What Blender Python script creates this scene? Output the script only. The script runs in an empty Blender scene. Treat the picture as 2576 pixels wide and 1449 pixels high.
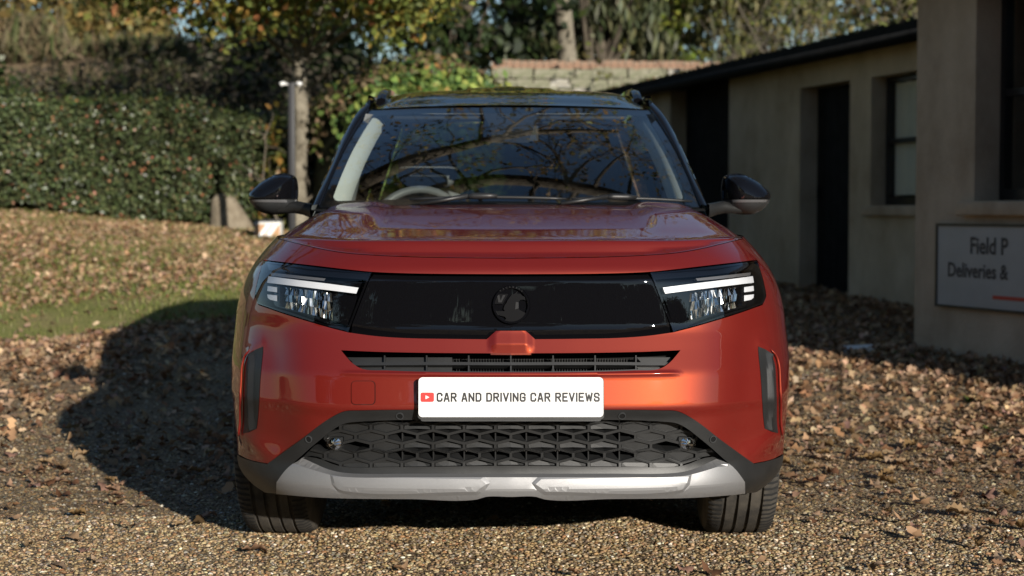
import bpy, math, random
import numpy as np
from mathutils import Vector, Matrix
from mathutils.geometry import delaunay_2d_cdt

# ------------------------------------------------------------------ camera, sky, sun, exposure
scene = bpy.context.scene
col = scene.collection
random.seed(7)
rng = np.random.default_rng(7)

F_PX = 4192.0                      # focal length in pixels of a 2576 px wide view
CAM_H = 1.07
PITCH = math.atan(194.5 / F_PX)
cam_data = bpy.data.cameras.new("camera")
cam = bpy.data.objects.new("camera", cam_data)
col.objects.link(cam)
cam.location = (0.0, 0.0, CAM_H)
cam.rotation_euler = (math.pi / 2 - PITCH, 0.0, 0.0)
cam_data.sensor_width = 36.0
cam_data.lens = 36.0 * F_PX / 2576.0
cam_data.clip_start = 0.05
cam_data.clip_end = 3000.0
cam_data.dof.use_dof = True
cam_data.dof.focus_distance = 4.85
cam_data.dof.aperture_fstop = 3.6
scene.camera = cam

SUN = Vector((1.66, -3.46, 1.0)).normalized()      # towards the sun
sun_el = math.asin(SUN.z)
sun_az = math.atan2(SUN.x, SUN.y)
world = bpy.data.worlds.new("World")
scene.world = world
world.use_nodes = True
wn = world.node_tree.nodes
wl = world.node_tree.links
wn.clear()
w_out = wn.new("ShaderNodeOutputWorld")
w_bg = wn.new("ShaderNodeBackground")
w_sky = wn.new("ShaderNodeTexSky")
w_sky.sky_type = 'NISHITA'
w_sky.sun_disc = False
w_sky.sun_elevation = sun_el
w_sky.sun_rotation = sun_az
w_sky.altitude = 50.0
w_sky.air_density = 1.0
w_sky.dust_density = 0.05
w_sky.ozone_density = 2.2
w_bg.inputs["Strength"].default_value = 0.068
wl.new(w_sky.outputs[0], w_bg.inputs[0])
wl.new(w_bg.outputs[0], w_out.inputs[0])

sun_data = bpy.data.lights.new("sun", 'SUN')
sun_data.energy = 5.0
sun_data.angle = math.radians(0.53)
sun_data.color = (1.0, 0.93, 0.83)
sun = bpy.data.objects.new("sun", sun_data)
col.objects.link(sun)
sun.rotation_euler = SUN.to_track_quat('Z', 'Y').to_euler()
sun.location = (10, -20, 12)

scene.view_settings.view_transform = 'Standard'
scene.view_settings.look = 'None'
scene.view_settings.exposure = 0.36
scene.view_settings.gamma = 1.0
scene.view_settings.use_curve_mapping = False
scene.cycles.max_bounces = 8
scene.cycles.transparent_max_bounces = 12
scene.cycles.caustics_reflective = False
scene.cycles.caustics_refractive = False
scene.cycles.sample_clamp_indirect = 4.0

# ------------------------------------------------------------------ object helpers
def tag(o, label=None, cat=None, group=None, kind=None):
    if label: o["label"] = label
    if cat: o["category"] = cat
    if group: o["group"] = group
    if kind: o["kind"] = kind
    return o

def empty(name, loc=(0, 0, 0), rz=0.0, **kw):
    o = bpy.data.objects.new(name, None)
    o.empty_display_size = 0.1
    col.objects.link(o)
    o.location = loc
    o.rotation_euler = (0, 0, rz)
    return tag(o, **kw)

def link(name, me, mat=None, parent=None, **kw):
    o = bpy.data.objects.new(name, me)
    col.objects.link(o)
    if mat is not None and len(me.materials) == 0:
        for m in (mat if isinstance(mat, (list, tuple)) else [mat]):
            me.materials.append(m)
    if parent is not None:
        o.parent = parent
    return tag(o, **kw)

def mesh(name, V, Fc, smooth=True, normals=None, mats=None):
    me = bpy.data.meshes.new(name)
    me.from_pydata([tuple(map(float, v)) for v in V], [], [tuple(map(int, f)) for f in Fc])
    if smooth:
        me.polygons.foreach_set("use_smooth", [True] * len(me.polygons))
    if mats is not None:
        me.polygons.foreach_set("material_index", list(map(int, mats)))
    me.update()
    if normals is not None:
        me.normals_split_custom_set_from_vertices([tuple(map(float, n)) for n in normals])
    return me

def fast_mesh(name, V, Q, k=4, colors=None, smooth=False):
    """V (n,3) float array, Q (m,k) int array"""
    me = bpy.data.meshes.new(name)
    V = np.asarray(V, np.float32); Q = np.asarray(Q, np.int32)
    me.vertices.add(len(V)); me.vertices.foreach_set("co", V.ravel())
    me.loops.add(Q.size); me.loops.foreach_set("vertex_index", Q.ravel())
    me.polygons.add(len(Q))
    me.polygons.foreach_set("loop_start", np.arange(0, Q.size, k, dtype=np.int32))
    me.polygons.foreach_set("loop_total", np.full(len(Q), k, np.int32))
    if smooth:
        me.polygons.foreach_set("use_smooth", np.ones(len(Q), bool))
    me.update(calc_edges=True)
    if colors is not None:
        at = me.color_attributes.new("Col", 'FLOAT_COLOR', 'POINT')
        c4 = np.ones((len(V), 4), np.float32); c4[:, :3] = colors
        at.data.foreach_set("color", c4.ravel())
    return me

class MB:
    """collects simple solids into one mesh"""
    def __init__(s): s.V = []; s.F = []; s.M = []
    def add(s, V, Fc, m=0):
        n = len(s.V)
        s.V += [tuple(v) for v in V]
        s.F += [tuple(i + n for i in f) for f in Fc]
        s.M += [m] * len(Fc)
        return s
    def box(s, x0, x1, y0, y1, z0, z1, m=0, M=None):
        V = [(x, y, z) for z in (z0, z1) for y in (y0, y1) for x in (x0, x1)]
        if M is not None: V = [tuple(M @ Vector(v)) for v in V]
        return s.add(V, [(0, 2, 3, 1), (4, 5, 7, 6), (0, 1, 5, 4), (2, 6, 7, 3), (0, 4, 6, 2), (1, 3, 7, 5)], m)
    def tube(s, pts, rad, n=8, m=0, cap=True):
        pts = [Vector(p) for p in pts]
        k = len(pts)
        if not hasattr(rad, '__len__'): rad = [rad] * k
        V = []; Fc = []
        up = Vector((0.13, 0.21, 0.97))
        for i, p in enumerate(pts):
            d = (pts[min(i + 1, k - 1)] - pts[max(i - 1, 0)])
            if d.length < 1e-9: d = Vector((0, 0, 1))
            d.normalize()
            a = d.cross(up)
            if a.length < 0.05: a = d.cross(Vector((1, 0, 0)))
            a.normalize(); b = d.cross(a)
            for j in range(n):
                t = 2 * math.pi * j / n
                V.append(p + (a * math.cos(t) + b * math.sin(t)) * rad[i])
        for i in range(k - 1):
            for j in range(n):
                Fc.append((i * n + j, i * n + (j + 1) % n, (i + 1) * n + (j + 1) % n, (i + 1) * n + j))
        if cap:
            Fc.append(tuple(range(n))[::-1]); Fc.append(tuple((k - 1) * n + j for j in range(n)))
        return s.add(V, Fc, m)
    def prism(s, poly, d0, d1, frame, m=0):
        """poly 2D list; frame(u,v,d)->xyz"""
        n = len(poly)
        V = [frame(u, v, d0) for u, v in poly] + [frame(u, v, d1) for u, v in poly]
        Fc = [tuple(range(n))[::-1], tuple(range(n, 2 * n))]
        Fc += [(i, (i + 1) % n, n + (i + 1) % n, n + i) for i in range(n)]
        return s.add(V, Fc, m)
    def grid(s, fn, nu, nv, m=0):
        V = [fn(i / nu, j / nv) for j in range(nv + 1) for i in range(nu + 1)]
        Fc = [(j * (nu + 1) + i, j * (nu + 1) + i + 1, (j + 1) * (nu + 1) + i + 1, (j + 1) * (nu + 1) + i)
              for j in range(nv) for i in range(nu)]
        return s.add(V, Fc, m)
    def lathe(s, prof, n=48, axis='x', c=(0, 0, 0), m=0, closed=False):
        V = []; Fc = []; k = len(prof)
        for j in range(n):
            t = 2 * math.pi * j / n
            for (h, r) in prof:
                V.append((c[0] + h, c[1] + r * math.cos(t), c[2] + r * math.sin(t)))
        kk = k if closed else k - 1
        for j in range(n):
            for i in range(kk):
                Fc.append((j * k + i, j * k + (i + 1) % k, ((j + 1) % n) * k + (i + 1) % k, ((j + 1) % n) * k + i))
        return s.add(V, Fc, m)
    def build(s, name, mat, parent=None, smooth=False, bevel=0.0, seg=2, auto=None, **kw):
        me = mesh(name, s.V, s.F, smooth, None, s.M if isinstance(mat, (list, tuple)) else None)
        o = link(name, me, mat, parent, **kw)
        if auto is not None:
            me.polygons.foreach_set("use_smooth", [True] * len(me.polygons))
            me.set_sharp_from_angle(angle=math.radians(auto))
        if bevel:
            b = o.modifiers.new("bevel", 'BEVEL'); b.width = bevel; b.segments = seg
            b.limit_method = 'ANGLE'; b.angle_limit = math.radians(35)
            me.polygons.foreach_set("use_smooth", [True] * len(me.polygons))
            b.harden_normals = False
        return o

# ------------------------------------------------------------------ materials
def new_mat(name):
    m = bpy.data.materials.new(name); m.use_nodes = True
    nt = m.node_tree; nt.nodes.clear()
    out = nt.nodes.new("ShaderNodeOutputMaterial")
    return m, nt, out

def node(nt, t, **kw):
    n = nt.nodes.new(t)
    for k, v in kw.items():
        if k.startswith("_"): setattr(n, k[1:], v)
        else: n.inputs[k.replace("__", " ")].default_value = v
    return n

def pbr(name, color, rough=0.5, metal=0.0, coat=0.0, spec=0.5, var=0.0, scale=30.0, bump=0.0, bscale=200.0,
        var2=None, coat_rough=0.03, detail=4.0, dist=0.01):
    m, nt, out = new_mat(name)
    p = node(nt, "ShaderNodeBsdfPrincipled", Roughness=rough, Metallic=metal)
    p.inputs["Base Color"].default_value = (*color, 1)
    p.inputs["Coat Weight"].default_value = coat
    p.inputs["Coat Roughness"].default_value = coat_rough
    p.inputs["Specular IOR Level"].default_value = spec
    tc = node(nt, "ShaderNodeTexCoord")
    if var > 0 or var2 is not None:
        nz = node(nt, "ShaderNodeTexNoise", Scale=scale, Detail=detail, Roughness=0.6)
        nt.links.new(tc.outputs["Object"], nz.inputs["Vector"])
        cr = node(nt, "ShaderNodeValToRGB")
        a = [max(0, c * (1 - var)) for c in color]
        b = var2 if var2 is not None else [min(1, c * (1 + var)) for c in color]
        cr.color_ramp.elements[0].position = 0.3; cr.color_ramp.elements[1].position = 0.7
        cr.color_ramp.elements[0].color = (*a, 1); cr.color_ramp.elements[1].color = (*b, 1)
        nt.links.new(nz.outputs["Fac"], cr.inputs[0])
        nt.links.new(cr.outputs[0], p.inputs["Base Color"])
    if bump > 0:
        nb = node(nt, "ShaderNodeTexNoise", Scale=bscale, Detail=3.0)
        nt.links.new(tc.outputs["Object"], nb.inputs["Vector"])
        bp = node(nt, "ShaderNodeBump", Strength=bump, Distance=dist)
        nt.links.new(nb.outputs["Fac"], bp.inputs["Height"])
        nt.links.new(bp.outputs[0], p.inputs["Normal"])
    nt.links.new(p.outputs[0], out.inputs[0])
    return m

def leaf_mat(name, trans=0.35, rough=0.5, spec=0.35, tint=(1, 1, 1)):
    m, nt, out = new_mat(name)
    at = node(nt, "ShaderNodeVertexColor", _layer_name="Col")
    mul = node(nt, "ShaderNodeMixRGB", _blend_type='MULTIPLY', Fac=1.0)
    mul.inputs[2].default_value = (*tint, 1)
    nt.links.new(at.outputs[0], mul.inputs[1])
    p = node(nt, "ShaderNodeBsdfPrincipled", Roughness=rough)
    p.inputs["Specular IOR Level"].default_value = spec
    t = node(nt, "ShaderNodeBsdfTranslucent")
    mx = node(nt, "ShaderNodeMixShader", Fac=trans)
    nt.links.new(mul.outputs[0], p.inputs["Base Color"]); nt.links.new(mul.outputs[0], t.inputs["Color"])
    nt.links.new(p.outputs[0], mx.inputs[1]); nt.links.new(t.outputs[0], mx.inputs[2])
    nt.links.new(mx.outputs[0], out.inputs[0])
    return m

def glass_mat(name, tint=(0.9, 0.94, 0.92), ior=1.5, boost=1.7):
    m, nt, out = new_mat(name)
    fr = node(nt, "ShaderNodeFresnel", IOR=ior)
    # a thin sheet reflects the same from both of its sides
    gm = node(nt, "ShaderNodeNewGeometry")
    mr = node(nt, "ShaderNodeMapRange"); mr.inputs[3].default_value = ior; mr.inputs[4].default_value = 1.0 / ior
    nt.links.new(gm.outputs["Backfacing"], mr.inputs[0]); nt.links.new(mr.outputs[0], fr.inputs["IOR"])
    mu = node(nt, "ShaderNodeMath", _operation='MULTIPLY', _use_clamp=True); mu.inputs[1].default_value = boost
    tr = node(nt, "ShaderNodeBsdfTransparent"); tr.inputs[0].default_value = (*tint, 1)
    gl = node(nt, "ShaderNodeBsdfGlossy", Roughness=0.0); gl.inputs[0].default_value = (1, 1, 1, 1)
    mx = node(nt, "ShaderNodeMixShader")
    nt.links.new(fr.outputs[0], mu.inputs[0]); nt.links.new(mu.outputs[0], mx.inputs[0])
    nt.links.new(tr.outputs[0], mx.inputs[1]); nt.links.new(gl.outputs[0], mx.inputs[2])
    nt.links.new(mx.outputs[0], out.inputs[0])
    return m

def paint_mat(name):
    m, nt, out = new_mat(name)
    tc = node(nt, "ShaderNodeTexCoord")
    fl = node(nt, "ShaderNodeTexNoise", Scale=1800.0, Detail=1.0)
    nt.links.new(tc.outputs["Object"], fl.inputs["Vector"])
    bp = node(nt, "ShaderNodeBump", Strength=0.10, Distance=0.0006)
    nt.links.new(fl.outputs["Fac"], bp.inputs["Height"])
    d = node(nt, "ShaderNodeBsdfPrincipled", Roughness=0.6)
    d.inputs["Specular IOR Level"].default_value = 0.22
    d.inputs["Base Color"].default_value = (0.138, 0.0058, 0.0042, 1)
    g = node(nt, "ShaderNodeBsdfPrincipled", Roughness=0.41, Metallic=1.0)
    g.inputs["Base Color"].default_value = (0.46, 0.070, 0.009, 1)
    nt.links.new(bp.outputs[0], g.inputs["Normal"])
    # thin uneven road film lifts the roughness a little towards the sills
    nz = node(nt, "ShaderNodeTexNoise", Scale=6.0, Detail=6.0)
    nt.links.new(tc.outputs["Object"], nz.inputs["Vector"])
    mr = node(nt, "ShaderNodeMapRange"); mr.inputs[1].default_value = 0.35; mr.inputs[2].default_value = 0.8
    mr.inputs[3].default_value = 0.012; mr.inputs[4].default_value = 0.06
    nt.links.new(nz.outputs["Fac"], mr.inputs[0])
    for q in (d, g):
        q.inputs["Coat Weight"].default_value = 1.0
        q.inputs["Coat IOR"].default_value = 1.55
        nt.links.new(mr.outputs[0], q.inputs["Coat Roughness"])
    mx = node(nt, "ShaderNodeMixShader", Fac=0.19)
    nt.links.new(d.outputs[0], mx.inputs[1]); nt.links.new(g.outputs[0], mx.inputs[2])
    nt.links.new(mx.outputs[0], out.inputs[0])
    return m

MT = {}
MT['paint'] = paint_mat("metallic_orange_paint")
MT['gloss'] = pbr("gloss_black", (0.004, 0.004, 0.005), 0.3, 0, 1.0, 0.0, coat_rough=0.012)
MT['plastic'] = pbr("grained_black_plastic", (0.015, 0.0155, 0.016), 0.45, 0, 0, 0.5, var=0.25, scale=9, bump=0.12, bscale=900, dist=0.002)
MT['trim'] = pbr("grey_plastic", (0.036, 0.038, 0.04), 0.45, 0, 0, 0.5, var=0.15, scale=20, bump=0.1, bscale=1200, dist=0.001)
MT['dark'] = pbr("matte_black", (0.006, 0.006, 0.006), 0.8, 0, 0, 0.2)
MT['silver'] = pbr("silver_paint", (0.28, 0.28, 0.286), 0.46, 0.55, 0, 0.5, var=0.05, scale=300, bump=0.15, bscale=1400, dist=0.0008)
MT['chrome'] = pbr("chrome", (0.85, 0.85, 0.86), 0.08, 1.0)
MT['drl'] = pbr("white_light_guide", (0.80, 0.82, 0.86), 0.28, 0, 0.6)
MT['smoke'] = pbr("smoked_lens", (0.12, 0.12, 0.125), 0.2, 0, 0.6)
MT['glass'] = glass_mat("car_glass", (0.82, 0.87, 0.85), 1.52, 2.5)
MT['dark_glass'] = glass_mat("darkened_glass", (0.09, 0.10, 0.10), 1.52, 1.6)  # tint deepened beyond clear glass to hide the bright view behind the cabin
MT['lens'] = glass_mat("headlight_lens", (0.93, 0.93, 0.93), 1.5, 1.3)
MT['frit'] = pbr("black_frit", (0.008, 0.008, 0.009), 0.3, 0, 1.0, 0.3, coat_rough=0.01)
MT['tyre'] = pbr("tyre_rubber", (0.028, 0.027, 0.026), 0.75, 0, 0, 0.3, var2=(0.085, 0.075, 0.062), scale=16, bump=0.25, bscale=260, dist=0.004)
MT['rim'] = pbr("dark_alloy", (0.10, 0.10, 0.105), 0.35, 0.9)
MT['plate'] = pbr("white_plate", (0.80, 0.80, 0.79), 0.25, 0, 0.3)
MT['ink'] = pbr("black_print", (0.012, 0.012, 0.014), 0.4)
MT['redlogo'] = pbr("red_print", (0.50, 0.03, 0.025), 0.4)
MT['interior'] = pbr("dark_interior", (0.02, 0.02, 0.022), 0.7)
MT['seat'] = pbr("grey_seat_fabric", (0.20, 0.21, 0.215), 0.85, 0, 0, 0.3, var=0.2, scale=150)
MT['wheel'] = pbr("grey_leather", (0.13, 0.135, 0.135), 0.5)
MT['liner'] = pbr("pale_lining", (0.62, 0.64, 0.60), 0.8)
MT['paper'] = pbr("white_paper", (0.75, 0.76, 0.74), 0.7)
# ------------------------------------------------------------------ terrain
def sstep(x): x = np.clip(x, 0, 1); return x * x * (3 - 2 * x)
def lawn_d(x, y):
    w = .12 * np.sin(x * 2.1 + y * .9) + .07 * np.sin(x * 5.3 - y * 3.1)
    return np.minimum(y - 12.1 - .10 * (x + 3.7) + w, .9 - x + 2 * w)
def G(x, y):
    x = np.asarray(x, float); y = np.asarray(y, float)
    side = sstep((.9 - x) / 2.4)
    dd = np.maximum(y - 12.1 - .10 * (x + 3.7), 0)
    bank = (.60 * (1 - np.exp(-dd / 2.2)) + .10 * np.clip(-x - 3, 0, 6) * sstep(dd / 4)) * side
    rise = .028 * np.clip(y - 9, 0, 16) + .17 * sstep((y - 8.8) / 3.2) * sstep((x + 3.9) / 2.0) * sstep((.9 - x) / 2.0) * (1 - sstep((y - 13) / 4))
    hill = 3.0 * sstep((y - 21.5) / 17) * sstep((1.0 - x) / 6) + 2.2 * sstep((y - 30) / 16) * sstep((x + 1) / 4)
    far = np.maximum(0, 1 - np.maximum(0, np.hypot(x, y - 20) - 70) / 120)
    bumps = .012 * np.sin(x * 3.1 + 1.3) * np.sin(y * 2.7) * sstep((y - 7.5) / 3.5)
    return (bank + rise + hill) * far + bumps

def graded(lo, hi, c0, c1, fine, coarse):
    a = list(np.arange(c0, c1 + 1e-6, fine)); st = fine; p = c0
    left = []
    while p > lo: st = min(st * 1.25, coarse); p -= st; left.append(p)
    st = fine; p = c1; right = []
    while p < hi: st = min(st * 1.25, coarse); p += st; right.append(p)
    return np.array(left[::-1] + a + right)

def terrain_mesh(name, xs, ys, zoff, keep=None):
    X, Y = np.meshgrid(xs, ys); Z = G(X, Y) + zoff
    V = np.stack([X.ravel(), Y.ravel(), Z.ravel()], 1); n = len(xs)
    j, i = np.meshgrid(np.arange(len(ys) - 1), np.arange(n - 1), indexing='ij')
    q = np.stack([j * n + i, j * n + i + 1, (j + 1) * n + i + 1, (j + 1) * n + i], -1).reshape(-1, 4)
    if keep is not None:
        c = V[q].mean(1); q = q[keep(c[:, 0], c[:, 1])]
    return fast_mesh(name, V, q, 4, smooth=True)

def ground_mat():
    m, nt, out = new_mat("gravel_ground")
    tc = node(nt, "ShaderNodeTexCoord")
    vo = node(nt, "ShaderNodeTexVoronoi", Scale=75.0); nt.links.new(tc.outputs["Object"], vo.inputs["Vector"])
    cr = node(nt, "ShaderNodeValToRGB"); el = cr.color_ramp.elements
    el[0].color = (.07, .046, .026, 1); el[1].color = (.44, .34, .20, 1)
    for p, c in ((.25, (.19, .13, .065)), (.5, (.29, .205, .11)), (.75, (.23, .185, .13))):
        e_ = el.new(p); e_.color = (*c, 1)
    sp = node(nt, "ShaderNodeSeparateColor"); nt.links.new(vo.outputs["Color"], sp.inputs[0]); nt.links.new(sp.outputs[0], cr.inputs[0])
    nz = node(nt, "ShaderNodeTexNoise", Scale=1.3, Detail=6.0); nt.links.new(tc.outputs["Object"], nz.inputs["Vector"])
    r2 = node(nt, "ShaderNodeValToRGB"); r2.color_ramp.elements[0].position = .38; r2.color_ramp.elements[1].position = .68
    nt.links.new(nz.outputs["Fac"], r2.inputs[0])
    mx = node(nt, "ShaderNodeMixRGB"); mx.inputs[2].default_value = (.20, .14, .085, 1)
    nt.links.new(r2.outputs[0], mx.inputs[0]); nt.links.new(cr.outputs[0], mx.inputs[1])
    p = node(nt, "ShaderNodeBsdfPrincipled", Roughness=.85); p.inputs["Specular IOR Level"].default_value = .3
    nt.links.new(mx.outputs[0], p.inputs["Base Color"])
    bp = node(nt, "ShaderNodeBump", Strength=.9, Distance=.012); bp.invert = True
    nt.links.new(vo.outputs["Distance"], bp.inputs["Height"]); nt.links.new(bp.outputs[0], p.inputs["Normal"])
    nt.links.new(p.outputs[0], out.inputs[0]); return m
def lawn_mat():
    m, nt, out = new_mat("mossy_turf")
    tc = node(nt, "ShaderNodeTexCoord")
    nz = node(nt, "ShaderNodeTexNoise", Scale=2.2, Detail=7.0, Roughness=.65); nt.links.new(tc.outputs["Object"], nz.inputs["Vector"])
    cr = node(nt, "ShaderNodeValToRGB"); el = cr.color_ramp.elements
    el[0].position = .28; el[0].color = (.13, .15, .042, 1); el[1].position = .75; el[1].color = (.28, .21, .11, 1)
    e_ = el.new(.5); e_.color = (.19, .195, .06, 1)
    nt.links.new(nz.outputs["Fac"], cr.inputs[0])
    p = node(nt, "ShaderNodeBsdfPrincipled", Roughness=.9); p.inputs["Specular IOR Level"].default_value = .2
    nt.links.new(cr.outputs[0], p.inputs["Base Color"])
    nb = node(nt, "ShaderNodeTexNoise", Scale=40.0, Detail=5.0); nt.links.new(tc.outputs["Object"], nb.inputs["Vector"])
    bp = node(nt, "ShaderNodeBump", Strength=.8, Distance=.04); nt.links.new(nb.outputs["Fac"], bp.inputs["Height"]); nt.links.new(bp.outputs[0], p.inputs["Normal"])
    nt.links.new(p.outputs[0], out.inputs[0]); return m

gx = graded(-1500, 1500, -9, 9, .3, 120); gy = graded(-1500, 1500, -2, 46, .3, 120)
link("ground", terrain_mesh("ground", gx, gy, 0.0), ground_mat(), kind="structure")
lx = np.arange(-30, 3.0, .12); ly = np.arange(8, 24, .14)
link("lawn", terrain_mesh("lawn", lx, ly, .006, lambda x, y: (lawn_d(x, y) > 0) & (y > 8.2)), lawn_mat(), kind="structure")

# ------------------------------------------------------------------ leaf helpers
def basis(n, R):
    """random tangent frames for unit normals n"""
    r = R.normal(size=n.shape); t = np.cross(n, r); t /= np.linalg.norm(t, axis=1, keepdims=True) + 1e-9
    return t, np.cross(n, t)
def unit(v): return v / (np.linalg.norm(v, axis=1, keepdims=True) + 1e-9)
def palette(n, cols, w, R, jit=.25):
    c = np.array(cols)[R.choice(len(cols), n, p=np.array(w) / sum(w))]
    return np.clip(c * (1 + jit * R.normal(size=(n, 1))) * (1 + .045 * R.normal(size=(n, 3))), .003, 1)
def leaf_cloud(name, P, N, size, colr, mat, parent=None, aspect=.6, R=rng, hang=None, **kw):
    n = len(P); size = np.broadcast_to(size, (n,))[:, None]
    if hang is None: t, b = basis(N, R)
    else:
        t = unit(np.array([0, 0, -1.0]) + hang * R.normal(size=(n, 3))); b = unit(np.cross(t, R.normal(size=(n, 3)))); N = np.cross(t, b)
    h = size * .5
    V = np.stack([P - t * h, P + b * h * aspect + N * h * .18, P + t * h, P - b * h * aspect + N * h * .18], 1).reshape(-1, 3)
    Q = np.arange(n * 4).reshape(n, 4)
    me = fast_mesh(name, V, Q, 4, np.repeat(colr, 4, 0))
    return link(name, me, mat, parent, **kw)
LM = leaf_mat("foliage", .35, .5, .35)
LMg = leaf_mat("glossy_foliage", .22, .38, .4)
DRY = leaf_mat("dry_leaves", .15, .8, .2)
BARK = pbr("bark", (.085, .07, .052), .9, 0, 0, .2, var=.5, scale=7, bump=.8, bscale=30, dist=.03)
PALE = pbr("pale_lichen_bark", (.30, .27, .21), .9, 0, 0, .2, var2=(.10, .085, .06), scale=5, bump=.6, bscale=25, dist=.03)
TWIG = pbr("grey_twigs", (.20, .17, .13), .9, 0, 0, .2, var=.3, scale=4)

def ball(n, R): return unit(R.normal(size=(n, 3)))
def clumps_cloud(C, rad, per, R, up=.3):
    """leaf positions and facings around clump centres C with radii rad"""
    P = []; N = []
    for c, r in zip(C, rad):
        d = ball(per, R); q = R.random(per) ** .45
        P.append(c + d * (q[:, None] * r) * np.array([1, 1, .75])); N.append(unit(d + np.array([0, 0, up]) + .7 * R.normal(size=(per, 3))))
    return np.vstack(P), np.vstack(N)

def grow(mb, p, d, L, r, depth, R, tips, droop=.0, bend=.25, split=3, ratio=.68, n=6, segs=4):
    pts = [Vector(p)]; rad = [r]; d = Vector(d).normalized()
    for i in range(segs):
        d = (d + Vector((R.normal(), R.normal(), R.normal())) * bend * .5 + Vector((0, 0, -droop))).normalized()
        pts.append(pts[-1] + d * (L / segs)); rad.append(r * (1 - .45 * (i + 1) / segs))
    mb.tube(pts, rad, n if r > .02 else 4, cap=False)
    if depth <= 0:
        tips.append(tuple(pts[-1])); tips.append(tuple(pts[2])); return
    for k in range(split):
        at = pts[-1] if k == 0 else pts[R.integers(2, segs + 1)]
        dv = (d + Vector((R.normal(), R.normal(), R.normal() * .8)) * (.35 if k == 0 else .75)).normalized()
        grow(mb, at, dv, L * ratio * (.8 + .4 * R.random()), max(.004, rad[-1] * (.95 if k == 0 else .65)), depth - 1, R, tips, droop, bend, split, ratio, n, segs)

def tree(name, label, base, clumps, rads, per, leaf, cols, w, trunk_r, seed, bark=BARK, cat="tree", group=None, mat=None, hang=None, aspect=.6, trunk_top=None, limbs=True):
    R = np.random.default_rng(seed); b = Vector((base[0], base[1], float(G(base[0], base[1])) - .1))
    t = empty(name, b, label=label, cat=cat, group=group)
    clumps = np.array(clumps, float); rads = np.array(rads, float)
    top = Vector(trunk_top) if trunk_top is not None else Vector(clumps.mean(0))
    mb = MB(); k = 7
    pts = [b.lerp(top, i / k) + Vector((R.normal(), R.normal(), 0)) * trunk_r * .35 * (0 if i in (0,) else 1) for i in range(k + 1)]
    loc = lambda v: Vector(v) - b
    mb.tube([loc(p) for p in pts], [trunk_r * (1.35 if i == 0 else 1 - .6 * i / k) for i in range(k + 1)], 10)
    if limbs:
        for c in clumps[::max(1, len(clumps) // 24)]:
            s = pts[R.integers(3, k + 1)]; e_ = Vector(c); m_ = s.lerp(e_, .5) + Vector((0, 0, .12 * (e_ - s).length))
            mb.tube([loc(s), loc(m_), loc(e_)], [trunk_r * .35, trunk_r * .2, trunk_r * .07], 5, cap=False)
    mb.build("trunk", bark, t, smooth=True)
    P, N = clumps_cloud(clumps, rads, per, R)
    o = leaf_cloud("crown", P - np.array(b), N, leaf * (.6 + .8 * R.random(len(P))), palette(len(P), cols, w, R), mat or LM, t, aspect, R, hang, kind="stuff")
    return t

def vpt(vx, vy, depth):
    """world point on the sight line through a picture point at a distance from the camera"""
    d = ray_w(vx, vy); t = depth / d[1]; return np.array([d[0] * t, depth, CAM_H + d[2] * t])
def ground_depth(vx, vy, lo=8.0, hi=30.0):
    d = ray_w(vx, vy); t = np.linspace(lo, hi, 2200)
    gap = CAM_H + d[2] / d[1] * t - G(d[0] / d[1] * t, t)
    h = np.argmax(gap <= 0) if (gap <= 0).any() else int(np.argmin(gap))
    return float(t[h])
def ray_w(vx, vy):
    k = (724.5 - vy) / F_PX; cp_, s_ = math.cos(PITCH), math.sin(PITCH)
    return np.array([(vx - 1288) / F_PX, cp_ + s_ * k, -s_ + cp_ * k])

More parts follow.
